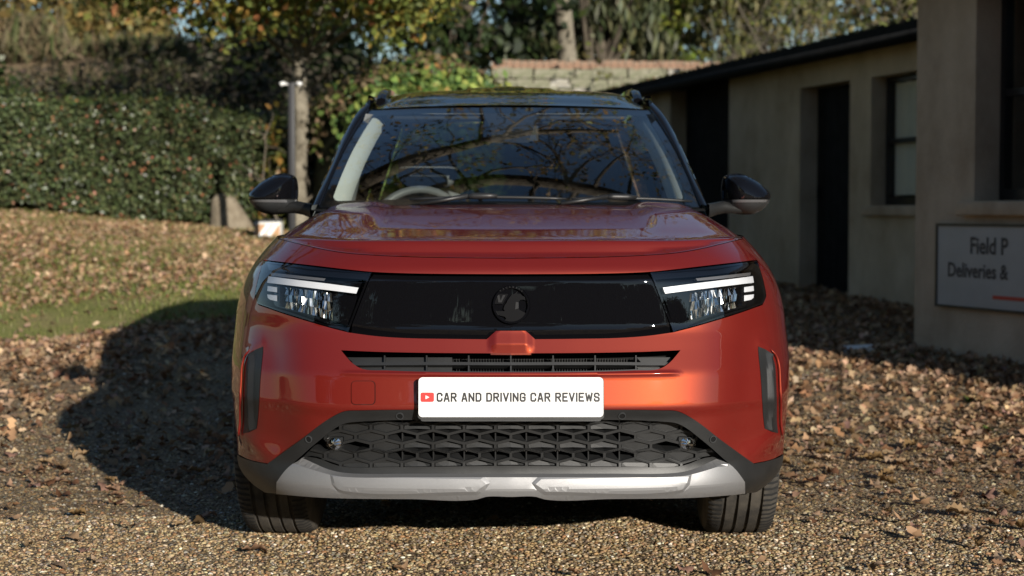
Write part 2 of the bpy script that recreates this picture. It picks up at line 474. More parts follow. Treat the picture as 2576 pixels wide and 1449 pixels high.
# ------------------------------------------------------------------ clipped hedge on the bank
def hedge(name, label, path, width, height, n, leaf, cols, w, seed, mat=LMg, top_cols=None, roundness=.35, group=None, base_off=0.0):
    R = np.random.default_rng(seed); path = np.array(path, float)
    seg = np.linalg.norm(np.diff(path, axis=0), axis=1); cum = np.concatenate([[0], np.cumsum(seg)]); L = cum[-1]
    b = Vector((path[0, 0], path[0, 1], float(G(*path[0]))))
    t = empty(name, b, label=label, cat="hedge", group=group)
    def at(s): return np.stack([np.interp(s, cum, path[:, 0]), np.interp(s, cum, path[:, 1])], -1)
    dirv = (path[-1] - path[0]) / np.linalg.norm(path[-1] - path[0]); nv = np.array([dirv[1], -dirv[0]])
    if nv[1] > 0: nv = -nv          # towards the camera
    def shape(s, th):
        # section angle th: 0 front foot, 1 front top, 2 back top .. 3 back foot
        hh = (height(s) if callable(height) else height)
        ew = np.sqrt(np.clip(1 - (2 * s / L - 1) ** 14, 0, 1))
        f = np.interp(th, [0, 1, 1.25, 1.75, 2, 3], [1, .92, .62, -.62, -.92, -1]) * width / 2
        z = np.interp(th, [0, .9, 1.1, 1.25, 1.75, 1.9, 2.1, 3], [0, .86, .96, 1, 1, .96, .86, 0]) * hh * (.82 + .18 * ew)
        xy = at(s) + nv * (f * ew)[..., None]
        lump = .07 * np.sin(s * 3.1 + th * 2) + .05 * np.sin(s * 7.7 + th * 5)
        xy = xy + nv * (lump * np.sign(f))[..., None]
        zg = G(at(s)[..., 0], at(s)[..., 1]) + base_off
        return np.concatenate([xy, (zg + z + lump * .6)[..., None]], -1)
    S, TH = np.meshgrid(np.linspace(.02, L - .02, 60), np.linspace(0, 3, 25))
    C = shape(S, TH); Vc = C.reshape(-1, 3) - np.array(b); ctr = at(S.ravel())
    Vc[:, 0] += (ctr[:, 0] - C.reshape(-1, 3)[:, 0]) * .16; Vc[:, 1] += (ctr[:, 1] - C.reshape(-1, 3)[:, 1]) * .16; Vc[:, 2] *= .95
    q = [(j * 60 + i, j * 60 + i + 1, (j + 1) * 60 + i + 1, (j + 1) * 60 + i) for j in range(24) for i in range(59)]
    q.append(tuple(j * 60 for j in range(25))); q.append(tuple(j * 60 + 59 for j in range(25))[::-1])
    link("hedge_core", mesh("hedge_core", Vc, q), MT_CORE, t)
    s = R.random(n) * L; th = R.random(n) * 2.3
    P = shape(s, th); e_ = .02
    nn = np.cross(shape(s + e_, th) - shape(s - e_, th), shape(s, th + e_) - shape(s, th - e_)); nn = unit(nn)
    nn[(nn * (P - np.concatenate([at(s), (G(at(s)[:, 0], at(s)[:, 1]) + .6)[:, None]], 1))).sum(1) < 0] *= -1
    P = P + nn * (R.standard_t(3.5, size=(n, 1)) * .045 - .02)
    colr = palette(n, cols, w, R)
    if top_cols is not None:
        k = th > 1.12; m_ = k & (R.random(n) < .75); colr[m_] = palette(int(m_.sum()), *top_cols, R)
    leaf_cloud("foliage", P - np.array(b), unit(nn + .75 * R.normal(size=(n, 3))), leaf * (.6 + .8 * R.random(n)), colr, mat, t, .62, R, kind="stuff")
    return t
MT_CORE = pbr("shaded_hedge_core", (.018, .020, .010), .95, 0, 0, .1, var=.5, scale=6)  # dark solid core; shade inside the hedge is put into its colour
GREENS = [(0.053, 0.073, 0.032), (0.083, 0.11, 0.044), (0.12, 0.142, 0.058), (0.18, 0.161, 0.074), (0.33, 0.136, 0.074)]
hedge("clipped_hedge", "dark green clipped holly hedge running along the top of the grass bank", [(-9.5, 17.0), (-6.2, 18.4), (-4.2, 19.1), (-2.15, 20.0)], 1.7,
      lambda s: 1.27 + .03 * np.sin(s * 1.3), 52000, .044, GREENS, [4, 5, 3, .6, .45], 11, top_cols=([(.07, .10, .025), (.10, .12, .03), (.12, .09, .035)], [4, 3, 1]))
IVY = [(0.073, 0.143, 0.043), (0.125, 0.211, 0.055), (0.21, 0.288, 0.074), (0.293, 0.326, 0.085), (0.417, 0.231, 0.074)]
hedge("ivy_hedge", "tall bright green ivy-covered hedge with browned top behind the car", [(-1.98, 17.9), (-1.3, 18.2), (-.8, 18.5), (-.45, 18.9)], 1.5,
      lambda s: 1.45 + .42 * np.sin(np.clip(s / 1.8, 0, 1) * 2.2), 20000, .092, IVY, [3, 4, 4, 2, .5], 12, mat=LM, top_cols=([(.20, .15, .08), (.16, .17, .05), (.24, .17, .10)], [3, 2, 2]))

# ------------------------------------------------------------------ trees and shrubs
def rnd_clumps(c, r, n, seed, shell_=.55):
    R = np.random.default_rng(seed); d = ball(n, R); q = (shell_ + (1 - shell_) * R.random((n, 1)))
    return np.array(c) + d * q * np.array(r)
AUT = [(0.139, 0.182, 0.047), (0.224, 0.255, 0.062), (0.355, 0.328, 0.076), (0.524, 0.347, 0.088), (0.41, 0.182, 0.076)]
# oak with drooping autumn boughs in front of the dark bank
cl = np.vstack([rnd_clumps((-1.45, 17.0, 3.80), (1.65, 1.2, .85), 30, 1), rnd_clumps((.2, 17.6, 4.1), (1.0, .8, .5), 9, 6), rnd_clumps((-3.0, 17.2, 3.55), (1.2, .9, .5), 16, 5), rnd_clumps((-.7, 17.4, 6.2), (3.2, 2.2, 1.9), 34, 2)])
tree("oak_tree", "young oak with pale lichened trunk and yellowing leaves rising behind the lamp post", (-2.30, 18.3), cl, .40 + .22 * np.random.default_rng(3).random(len(cl)), 290, .088, AUT, [4, 5, 4, 2.2, .9], .105, 21, bark=PALE, trunk_top=(-2.28, 18.2, 5.2))

# big oak left of the drive: its bare limbs reach over the car
R = np.random.default_rng(5)
bb = Vector((-7.6, 11.2, float(G(-7.6, 11.2)) - .1))
big = empty("spreading_oak", bb, label="large oak left of the drive with bare limbs reaching high over the car", cat="tree")
mb = MB(); tips = []
loc = lambda *v: Vector(v) - bb
mb.tube([loc(-7.6, 11.2, bb.z), loc(-7.55, 11.2, 2.0), loc(-7.3, 11.1, 3.8), loc(-6.6, 10.8, 5.0)], [.48, .36, .32, .26], 14)
limb = [(-6.6, 10.8, 5.0), (-5.2, 10.0, 5.6), (-3.6, 9.3, 5.75), (-2.2, 9.0, 5.70), (-1.2, 8.72, 5.95), (-.2, 8.95, 6.05), (.9, 8.80, 5.9), (2.2, 8.95, 6.1), (3.4, 8.7, 6.2)]
mb.tube([loc(*p) for p in limb], [.24, .21, .19, .165, .125, .095, .075, .055, .035], 12)
limb2 = [(-2.2, 9.0, 5.70), (-1.3, 9.25, 5.55), (-.6, 9.45, 5.45), (.2, 9.9, 5.4), (1.3, 10.3, 5.5)]
mb.tube([loc(*p) for p in limb2], [.15, .135, .11, .07, .04], 10)
for src, frac in ((limb, 1.0), (limb2, .8)):
    for i in range(3, len(src)):
        for k in range(4):
            a_ = np.array(src[i - 1]); b_ = np.array(src[i]); p = a_ + (b_ - a_) * R.random()
            d = (R.normal() * .8 + .35, R.normal() * .9, R.normal() * .55 + .1)
            grow(mb, loc(*p), d, .95 * frac, .034, 3, R, tips, bend=.45, split=3, ratio=.66, n=6, segs=4)
for k in range(5):
    grow(mb, loc(-6.6, 10.8, 5.0), (R.normal() - .5, R.normal(), 1.0), 2.4, .17, 3, R, tips, bend=.35, split=3, ratio=.72)
mb.build("trunk", BARK, big, smooth=True)
tp = np.array(tips); kk = R.choice(len(tp), min(len(tp), 900), replace=False)
P = np.repeat(tp[kk], 3, 0) + R.normal(size=(3 * len(kk), 3)) * .07
leaf_cloud("crown", P, unit(R.normal(size=P.shape)), .085 * (.6 + .7 * R.random(len(P))), palette(len(P), [(.16, .12, .035), (.20, .12, .04), (.10, .10, .03)], [3, 2, 2], R), LM, big, .6, R, kind="stuff")

# wood behind
WOOD = [(0.061, 0.074, 0.024), (0.108, 0.115, 0.03), (0.162, 0.149, 0.041), (0.23, 0.162, 0.054), (0.135, 0.095, 0.047)]
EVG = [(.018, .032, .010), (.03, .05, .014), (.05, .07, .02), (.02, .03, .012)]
def wood(name, label, x, y, z0, h, rx, cols, w, seed, leaf=.20, per=110, n=30, tr=.18, mat=None, hang=None, aspect=.6, bark=BARK, group="trees of the wood behind"):
    c = (x, y, z0 + h * .55)
    cl = rnd_clumps(c, (rx, rx * .7, h * .48), n, seed, .35)
    return tree(name, label, (x, y), cl, (.55 + .35 * np.random.default_rng(seed).random(n)) * rx * .48, per, leaf, cols, w, tr, seed, bark, "tree", group, mat, hang, aspect)
wood("broadleaf_tree", "hazy olive tree at the far left edge above the hedge", -11.2, 32, 4.0, 7, 3.0, [(.16, .13, .05), (.22, .17, .06), (.12, .12, .05)], [2, 2, 1], 31, .26)
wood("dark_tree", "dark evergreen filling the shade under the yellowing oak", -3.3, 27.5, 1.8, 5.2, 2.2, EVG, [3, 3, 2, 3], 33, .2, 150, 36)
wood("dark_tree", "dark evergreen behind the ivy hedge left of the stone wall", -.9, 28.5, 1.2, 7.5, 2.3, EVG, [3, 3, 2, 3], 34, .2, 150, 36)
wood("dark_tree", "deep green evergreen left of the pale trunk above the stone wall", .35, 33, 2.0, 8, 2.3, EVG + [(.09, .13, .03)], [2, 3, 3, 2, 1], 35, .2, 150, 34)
wood("bright_tree", "yellow-green broadleaf tree above the middle of the stone wall", 2.6, 34, 2.0, 7, 1.9, [(.13, .17, .03), (.20, .22, .035), (.08, .11, .025)], [2, 2, 2], 36, .19, 120, 30)
wood("weeping_tree", "grey-green weeping conifer with hanging sprays over the stone wall", 1.7, 31.0, 2.6, 6.5, 1.7, [(.06, .075, .035), (.09, .10, .045), (.12, .12, .05)], [2, 3, 2], 37, .34, 130, 28, hang=.25, aspect=.22)
wood("weeping_tree", "olive weeping conifer with hanging sprays above the long shed roof", 5.0, 34.5, 1.8, 7.5, 2.2, [(.08, .09, .04), (.11, .115, .045), (.15, .14, .05)], [2, 3, 2], 38, .36, 130, 30, hang=.25, aspect=.22)
wood("broadleaf_tree", "pale olive tree behind bare shrubs above the shed", 8.8, 37, 2.0, 8, 2.8, WOOD, [1, 3, 3, 2, 1], 39, .24, 120, 32)
wood("broadleaf_tree", "green-gold tree behind the shed close to the house wall", 10.6, 30, 1.5, 7.5, 2.6, [(.09, .11, .03), (.14, .15, .04), (.17, .13, .05)], [2, 3, 1], 40, .22, 120, 32)
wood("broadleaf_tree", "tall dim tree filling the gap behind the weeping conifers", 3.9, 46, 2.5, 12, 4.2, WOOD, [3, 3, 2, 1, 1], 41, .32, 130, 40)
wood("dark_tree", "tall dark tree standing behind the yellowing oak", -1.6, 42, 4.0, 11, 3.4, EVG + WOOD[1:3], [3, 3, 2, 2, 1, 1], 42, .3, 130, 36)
# pale trunk seen above the stone wall
tb = Vector((1.09, 29.6, float(G(1.09, 29.6)) - .1)); tt_ = empty("ivy_clad_tree", tb, label="thick pale trunk standing just behind the stone wall", cat="tree")
mb = MB(); mb.tube([(0, 0, 0), (.02, 0, 1.6), (-.05, 0, 2.8), (-.18, 0, 4.2), (-.4, 0, 6)], [.24, .20, .17, .15, .12], 10); mb.build("trunk", PALE, tt_, smooth=True)
cl = rnd_clumps((.75, 29.7, 7.2), (1.2, 1.0, 1.2), 18, 51); R = np.random.default_rng(52); P, N = clumps_cloud(cl, [.6] * 18, 110, R)
leaf_cloud("crown", P - np.array(tb), N, .18 * (.6 + .8 * R.random(len(P))), palette(len(P), EVG, [2, 3, 2, 2], R), LM, tt_, .6, R, kind="stuff")

# bare shrubs above the shed roof
def bare_shrub(label, x, y, h, seed, green=0):
    R = np.random.default_rng(seed); b = Vector((x, y, float(G(x, y)) - .05)); t = empty("bare_shrub", b, label=label, cat="shrub", group="leafless shrubs behind the shed")
    mb = MB(); tips = []
    for k in range(9):
        grow(mb, Vector((R.normal() * .15, R.normal() * .15, 0)), (R.normal() * .33, R.normal() * .25, 1), h * .42, .032, 3, R, tips, bend=.22, split=3, ratio=.62, n=5, segs=3)
    mb.build("stems", TWIG, t, smooth=True)
    tp = np.array(tips); P = np.repeat(tp, 2, 0) + R.normal(size=(2 * len(tp), 3)) * .12
    leaf_cloud("foliage", P, unit(R.normal(size=P.shape)), .11 * (.6 + .8 * R.random(len(P))), palette(len(P), [(.14, .15, .04), (.20, .17, .06), (.10, .12, .04)], [3, 2, 2], R), LM, t, .6, R, kind="stuff")
bare_shrub("leafless grey shrub over the far end of the shed roof", 4.1, 27.2, 5.0, 61)
bare_shrub("tall leafless shrub with crossing stems over the middle of the shed roof", 5.4, 26.0, 5.2, 62)
bare_shrub("leafless shrub with pale forked stems over the shed door", 6.6, 25.2, 5.0, 63)
bare_shrub("leafless shrub nearest the house above the shed window", 7.6, 24.2, 4.8, 64)

# brambles and dry grass on the slope behind the hedge
def bush(name, label, c, r, n, leaf, cols, w, seed, mat=None, hang=None, aspect=.6, group=None, cat="bush"):
    R = np.random.default_rng(seed); b = Vector((c[0], c[1], float(G(c[0], c[1])))); t = empty(name, b, label=label, cat=cat, group=group)
    d = ball(n, R); d[:, 2] = np.abs(d[:, 2]); q = .55 + .5 * R.random((n, 1)); lump = 1 + .18 * np.sin(d[:, :1] * 6 + seed) * np.sin(d[:, 1:2] * 5) 
    P = d * q * lump * np.array(r)
    leaf_cloud("foliage", P, unit(d + .6 * R.normal(size=(n, 3))), leaf * (.5 + R.random(n)), palette(n, cols, w, R), mat or LM, t, aspect, R, hang, kind="stuff")
    mb = MB(); tips = []
    for k in range(6): grow(mb, Vector((0, 0, -.05)), (R.normal() * .6, R.normal() * .4, .8), r[2] * .5, .02, 2, R, tips, bend=.3)
    mb.build("stems", TWIG, t, smooth=True); return t
DRYG = [(.13, .105, .06), (.19, .155, .09), (.10, .10, .045), (.08, .10, .035)]
for i, (x, y, rr, lab, cols, w) in enumerate([
    (-8.6, 25.5, (1.6, 1.0, 1.1), "pale dry grass mound at far left behind the hedge", DRYG, [3, 3, 2, 1]),
    (-6.6, 27.5, (1.8, 1.1, 1.2), "straw-coloured grass tussock below the patch of sky", DRYG, [2, 3, 2, 2]),
    (-5.2, 29.5, (1.9, 1.2, 1.1), "greenish grass mound on the crest of the slope", DRYG, [1, 1, 3, 4])]):
    bush("grass_mound", lab, (x, y), rr, 2600, .42, cols, w, 70 + i, DRY, .55, .10, "dry mounds on the slope", "grass")
for i, (x, y, rr, lab, cols, w) in enumerate([
    (-10.6, 34.0, (1.8, 1.4, .9), "tall pale grass mound on the skyline at far left", DRYG, [3, 3, 2, 1]),
    (-7.6, 35.5, (2.0, 1.4, .35), "low green-tinged grass mound right under the open sky", DRYG, [1, 2, 3, 3]),
    (-4.6, 34.5, (2.0, 1.4, .6), "grass mound on the skyline behind the oak's left boughs", DRYG, [2, 2, 3, 3])]):
    bush("grass_mound", lab, (x, y), rr, 3000, .5, cols, w, 170 + i, DRY, .55, .10, "dry mounds on the slope", "grass")
GOLD = [(.26, .19, .06), (.20, .17, .06), (.32, .22, .08), (.15, .15, .06)]
for i, (x, y, rr, lab) in enumerate([
    (-11.6, 38.5, (2.4, 1.6, 3.2), "golden-brown autumn bush in the far top left corner"),
    (-9.4, 40.0, (1.5, 1.4, 2.2), "smaller golden bush left of the open sky"),
    (-5.6, 41.0, (1.6, 1.4, 1.7), "faint tawny bush on the skyline right of the open sky")]):
    bush("autumn_bush", lab, (x, y), rr, 4200, .22, GOLD, [2, 2, 1, 1], 180 + i, LM, group="autumn bushes on the skyline")
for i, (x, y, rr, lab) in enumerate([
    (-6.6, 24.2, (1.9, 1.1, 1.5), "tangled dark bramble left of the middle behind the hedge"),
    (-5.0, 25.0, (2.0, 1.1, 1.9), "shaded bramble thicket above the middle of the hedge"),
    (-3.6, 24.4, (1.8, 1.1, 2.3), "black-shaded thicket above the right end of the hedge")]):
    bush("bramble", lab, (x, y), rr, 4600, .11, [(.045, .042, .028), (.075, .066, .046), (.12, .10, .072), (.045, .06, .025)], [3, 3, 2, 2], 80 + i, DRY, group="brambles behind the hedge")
bush("laurel_shrub", "sunlit leafy evergreen at the left edge rising above the hedge", (-7.25, 22.2), (.75, .8, 2.3), 3600, .11, [(.05, .085, .02), (.09, .12, .03), (.16, .13, .04), (.03, .05, .015)], [3, 3, 1, 2], 90, LMg, cat="shrub")
bush("sapling", "small yellow-leaved sapling poking up behind the hedge", (-4.75, 20.9), (.42, .3, 2.05), 130, .13, [(.15, .16, .04), (.20, .17, .05)], [1, 1], 91, cat="shrub")
bush("climber", "yellow-leaved climber round the foot of the pale trunk", (-2.55, 18.6), (.30, .2, 1.5), 300, .10, [(.17, .15, .03), (.10, .12, .03), (.22, .12, .03)], [2, 2, 1], 92, cat="climber")

# trees behind the photographer, seen only as reflections in the paint
for i, (x, y, rx, h) in enumerate([(-22, -16, 4.5, 9), (-14, -19, 4.2, 10), (-6.5, -17, 3.6, 8.5), (-.5, -20, 3.4, 8), (6, -23, 3.2, 4.6), (13, -24, 3.6, 4.8), (21, -24, 4.0, 5.0)]):
    wood("reflected_tree", ["broad dark tree mirrored at the left end of the car's paint", "tall dark tree mirrored in the left headlight", "dark tree mirrored in the black grille panel left of the emblem", "dark tree mirrored in the black grille panel by the emblem", "low tree mirrored in the black grille panel right of the emblem", "low bushy tree mirrored in the right headlight", "low tree mirrored at the right end of the car's paint"][i],
         x, y, 0.2, h, rx, EVG + WOOD[:2], [2, 3, 2, 2, 2, 1], 95 + i, .5, 170, 40, .3, group="trees facing the car's nose")

# ------------------------------------------------------------------ stone garden wall
STONE = pbr("lichened_stone", (.36, .33, .26), .9, 0, 0, .2, var2=(.14, .16, .08), scale=2.2, bump=.6, bscale=18, dist=.03)
STONE2 = pbr("whitewashed_stone", (.55, .53, .47), .9, 0, 0, .2, var2=(.30, .27, .20), scale=3.0, bump=.6, bscale=18, dist=.03)
BRICKM = pbr("weathered_brick", (.30, .14, .08), .9, 0, 0, .2, var2=(.30, .26, .20), scale=3.5, bump=.5, bscale=30, dist=.02)
MORTAR = pbr("mortar", (.26, .24, .19), .95, 0, 0, .1, var=.3, scale=3)
WX0, WX1, WY, WT = -.34, 5.6, 27.2, 3.50
wz = float(G(2, WY)) - .3
sw = empty("stone_wall", (WX0, WY, wz), label="old lichened stone garden wall with brick coping behind the shed", cat="wall")
mb = MB(); mb.box(0, WX1 - WX0, .02, .42, 0, WT - wz - .13); mb.build("wall_core", MORTAR, sw)
def stone_mesh(i):
    R = np.random.default_rng(200 + i); mb = MB()
    V = [(x * .5 * (1 + .12 * R.normal()), -.06 * (1 if z else 1) if y < 0 else .06, z * .5 * (1 + .12 * R.normal())) for z in (-1, 1) for y in (-1, 1) for x in (-1, 1)]
    mb.add(V, [(0, 2, 3, 1), (4, 5, 7, 6), (0, 1, 5, 4), (2, 6, 7, 3), (0, 4, 6, 2), (1, 3, 7, 5)])
    me = mesh("stone", mb.V, mb.F, False); return me
SMS = [stone_mesh(i) for i in range(6)]
for m_ in SMS: m_.materials.append(STONE)
SMW = [m_.copy() for m_ in SMS]
for m_ in SMW: m_.materials.clear(); m_.materials.append(STONE2)
R = random.Random(4)
z = 2.25 - wz
row = 0
while z < WT - wz - .2:
    hgt = .13 + .05 * R.random(); x = 0.0
    while x < WX1 - WX0 - .1:
        wd = min(.22 + .2 * R.random(), WX1 - WX0 - x)
        white = R.random() < (.75 if z + wz < 2.85 else .12)
        o = link("stone", (SMW if white else SMS)[R.randrange(6)], None, sw)
        o.location = (x + wd / 2, .0 + .015 * R.random(), z + hgt / 2); o.scale = (wd - .018, 1, hgt - .016); o.rotation_euler = (0, R.uniform(-.03, .03), 0)
        x += wd
    z += hgt; row += 1
bm = MB(); bm.box(-.5, .5, -.5, .5, -.5, .5); bme = mesh("coping_brick", bm.V, bm.F, False); bme.materials.append(BRICKM)
x = 0
while x < WX1 - WX0:
    o = link("coping_brick", bme, None, sw); wd = .11 + .02 * R.random()
    o.location = (x + wd / 2, .2, WT - wz - .06 + R.uniform(-.012, .012) - .012 * x * .3); o.scale = (wd - .01, .50, .13); x += wd
mb = MB(); mb.tube([(.24, -.09, .9), (.24, -.09, WT - wz - .28)], .022, 8); mb.build("rain_pipe", MT['dark'], sw)

# ------------------------------------------------------------------ shed and house on the right
RENDER = None
def stucco(name, c1, c2):
    m, nt, out = new_mat(name)
    tc = node(nt, "ShaderNodeTexCoord"); mp = node(nt, "ShaderNodeMapping"); mp.inputs["Scale"].default_value = (1.0, 1.0, .7)
    nt.links.new(tc.outputs["Object"], mp.inputs["Vector"])
    n1 = node(nt, "ShaderNodeTexNoise", Scale=1.6, Detail=8.0, Roughness=.65); nt.links.new(mp.outputs[0], n1.inputs["Vector"])
    cr = node(nt, "ShaderNodeValToRGB"); cr.color_ramp.elements[0].position = .32; cr.color_ramp.elements[1].position = .68
    cr.color_ramp.elements[0].color = (*c1, 1); cr.color_ramp.elements[1].color = (*c2, 1); nt.links.new(n1.outputs["Fac"], cr.inputs[0])
    p = node(nt, "ShaderNodeBsdfPrincipled", Roughness=.9); p.inputs["Specular IOR Level"].default_value = .2
    nt.links.new(cr.outputs[0], p.inputs["Base Color"])
    n2 = node(nt, "ShaderNodeTexNoise", Scale=45.0, Detail=5.0); nt.links.new(tc.outputs["Object"], n2.inputs["Vector"])
    bp = node(nt, "ShaderNodeBump", Strength=.35, Distance=.02); nt.links.new(n2.outputs["Fac"], bp.inputs["Height"]); nt.links.new(bp.outputs[0], p.inputs["Normal"])
    nt.links.new(p.outputs[0], out.inputs[0]); return m
ST_SHED = stucco("shed_render", (.38, .29, .195), (.62, .50, .37))
ST_HOUSE = stucco("house_render", (.35, .26, .18), (.60, .47, .35))
BLKWOOD = pbr("black_tarred_wood", (.011, .011, .011), .8, 0, 0, .15, var=.4, scale=6)
SASH = pbr("black_sash_paint", (.008, .008, .010), .3, 0, .3)
BLIND = pbr("pale_blind", (.85, .80, .70), .8)
PANE = glass_mat("window_glass", (.95, .96, .95), 1.45, 1.0)
def wall_with_openings(name, parent, w0, w1, z0, z1, openings, thick, mat):
    """wall in local x (along), y (depth, 0 = face), z; openings (x0,x1,z0,z1)"""
    xs = sorted({w0, w1} | {o[0] for o in openings} | {o[1] for o in openings}); zs = sorted({z0, z1} | {o[2] for o in openings} | {o[3] for o in openings})
    V = []; Fc = []; idx = {}
    def v(x, y, z):
        k = (round(x, 4), round(y, 4), round(z, 4))
        if k not in idx: idx[k] = len(V); V.append(k)
        return idx[k]
    solid = {}
    for i in range(len(xs) - 1):
        for j in range(len(zs) - 1):
            cx, cz = (xs[i] + xs[i + 1]) / 2, (zs[j] + zs[j + 1]) / 2
            solid[i, j] = not any(o[0] < cx < o[1] and o[2] < cz < o[3] for o in openings)
    for (i, j), s in solid.items():
        if not s: continue
        x0, x1, a, b = xs[i], xs[i + 1], zs[j], zs[j + 1]
        Fc.append((v(x0, 0, a), v(x1, 0, a), v(x1, 0, b), v(x0, 0, b))); Fc.append((v(x1, thick, a), v(x0, thick, a), v(x0, thick, b), v(x1, thick, b)))
        if not solid.get((i - 1, j), False): Fc.append((v(x0, thick, a), v(x0, 0, a), v(x0, 0, b), v(x0, thick, b)))
        if not solid.get((i + 1, j), False): Fc.append((v(x1, 0, a), v(x1, thick, a), v(x1, thick, b), v(x1, 0, b)))
        if not solid.get((i, j - 1), False): Fc.append((v(x0, thick, a), v(x1, thick, a), v(x1, 0, a), v(x0, 0, a)))
        if not solid.get((i, j + 1), False): Fc.append((v(x0, 0, b), v(x1, 0, b), v(x1, thick, b), v(x0, thick, b)))
    return link(name, mesh(name, V, Fc, False), mat, parent)
def wall_frame(px, py, dx, dy):
    """local x runs along the wall towards the camera's right/near end, local y goes into the building"""
    return math.atan2(dy, dx)
def sash(parent, x0, x1, z0, z1, depth, blind, cols=2):
    wdw = empty("window", (0, 0, 0)); wdw.parent = parent
    f = .05; mb = MB()
    mb.box(x0, x1, depth, depth + .07, z0, z0 + .08); mb.box(x0, x1, depth, depth + .07, z1 - f, z1)
    mb.box(x0, x0 + f, depth, depth + .07, z0 + .08, z1 - f); mb.box(x1 - f, x1, depth, depth + .07, z0 + .08, z1 - f)
    zm = (z0 + z1) / 2
    mb.box(x0 + f, x1 - f, depth + .005, depth + .065, zm - .025, zm + .025)
    for k in range(1, cols):
        xm = x0 + (x1 - x0) * k / cols
        mb.box(xm - .013, xm + .013, depth + .01, depth + .06, z0 + .08, zm - .025); mb.box(xm - .013, xm + .013, depth + .01, depth + .06, zm + .025, z1 - f)
    mb.build("sash_frame", SASH, wdw)
    for k in range(cols):
        xa, xb = x0 + (x1 - x0) * k / cols + (f if k == 0 else .013), x0 + (x1 - x0) * (k + 1) / cols - (f if k == cols - 1 else .013)
        for za, zb in ((z0 + .08, zm - .025), (zm + .025, z1 - f)):
            mb = MB(); mb.box(xa, xb, depth + .03, depth + .034, za, zb); mb.build("pane", PANE, wdw)
    if blind:
        mb = MB(); mb.box(x0 + f + .02, x1 - f - .02, depth + .066, depth + .070, z0 + .1, z1 - .06); mb.build("blind", BLIND, wdw)
    mb = MB(); mb.box(x0 - .1, x1 + .1, depth + .5, depth + .52, z0 - .1, z1 + .1); mb.build("dark_room", MT['dark'], wdw)
    return wdw
# shed
SD = Vector((.254, -.967, 0)); rz = math.atan2(SD.y, SD.x)
S0 = Vector((3.11, 17.4, 0))
shed = empty("long_shed", (S0.x, S0.y, 0), rz, label="long low rendered shed with black eaves and dark doorways behind the car", cat="shed")
sx = lambda yy: -(yy - 17.4) / .967          # local x of a point at depth yy
X0, X1 = sx(27.0), sx(12.2)
d_open = (sx(21.5), sx(19.57), -.2, 2.62); d_door = (sx(17.66), sx(16.53), -.2, 2.36); d_win = (sx(16.09), sx(14.9), 1.12, 2.35)
wall_with_openings("wall", shed, X0, X1, -.3, 2.62, [d_open, d_door, d_win], .30, ST_SHED)
mb = MB(); mb.box(X0, X1, .30, 3.6, -.3, 2.5); mb.build("inner_block", MT['dark'], shed)
bpy.data.objects.remove(bpy.data.objects["inner_block"])
mb = MB(); mb.box(X0, X1, 2.6, 2.62, -.3, 2.6); mb.box(X0, X1, .31, 2.6, 2.585, 2.6); mb.box(X0 - .02, X0, 0.0, 2.6, -.3, 2.6); mb.build("dark_interior", MT['dark'], shed)
mb = MB(); V = [(X0 - .3, -.22, 2.60), (X1 + .3, -.22, 2.60), (X1 + .3, -.22, 2.76), (X0 - .3, -.22, 2.76), (X0 - .3, 3.0, 2.70), (X1 + .3, 3.0, 2.70), (X1 + .3, 3.0, 2.86), (X0 - .3, 3.0, 2.86)]
mb.add(V, [(0, 1, 2, 3), (4, 7, 6, 5), (3, 2, 6, 7), (0, 4, 5, 1), (0, 3, 7, 4), (1, 5, 6, 2)]); mb.build("roof", BLKWOOD, shed)
mb = MB(); mb.tube([(X0 - .3, -.27, 2.62), (X1 + .3, -.27, 2.62)], .05, 8); mb.build("gutter", BLKWOOD, shed, smooth=True)
R = np.random.default_rng(55); n = 1600
P = np.stack([X0 + (X1 - X0) * R.random(n), -.22 + np.abs(R.normal(size=n)) * .25, np.zeros(n)], 1); P[:, 2] = 2.765 + (P[:, 1] + .22) * .031 + .008 * R.random(n)
leaf_cloud("roof_moss", P, unit(R.normal(size=(n, 3)) + np.array([0, 0, 1.5])), .05 * (.5 + R.random(n)), palette(n, [(.10, .10, .04), (.16, .11, .06), (.06, .075, .025)], [2, 2, 2], R), DRY, shed, .8, R, kind="stuff")
# plank doors
for (a, b, zb, zt_), dep in ((d_open, .22), (d_door, .20)):
    dr = empty("door", (0, 0, 0)); dr.parent = shed
    n = max(4, int((b - a) / .15))
    for k in range(n):
        mb = MB(); w_ = (b - a) / n; mb.box(a + k * w_ + .004, a + (k + 1) * w_ - .004, dep, dep + .03, zb, zt_); mb.build("plank", BLKWOOD, dr)
    mb = MB(); mb.box(a + .08, a + .11, dep - .04, dep, 1.2, 1.32); mb.build("handle", MT['dark'], dr)
sash(shed, d_win[0], d_win[1], d_win[2], d_win[3], .16, True)
mb = MB(); mb.box(d_win[0] - .08, d_win[1] + .08, -.06, .15, 1.02, 1.115); mb.build("window_sill", ST_HOUSE, shed, bevel=.01)
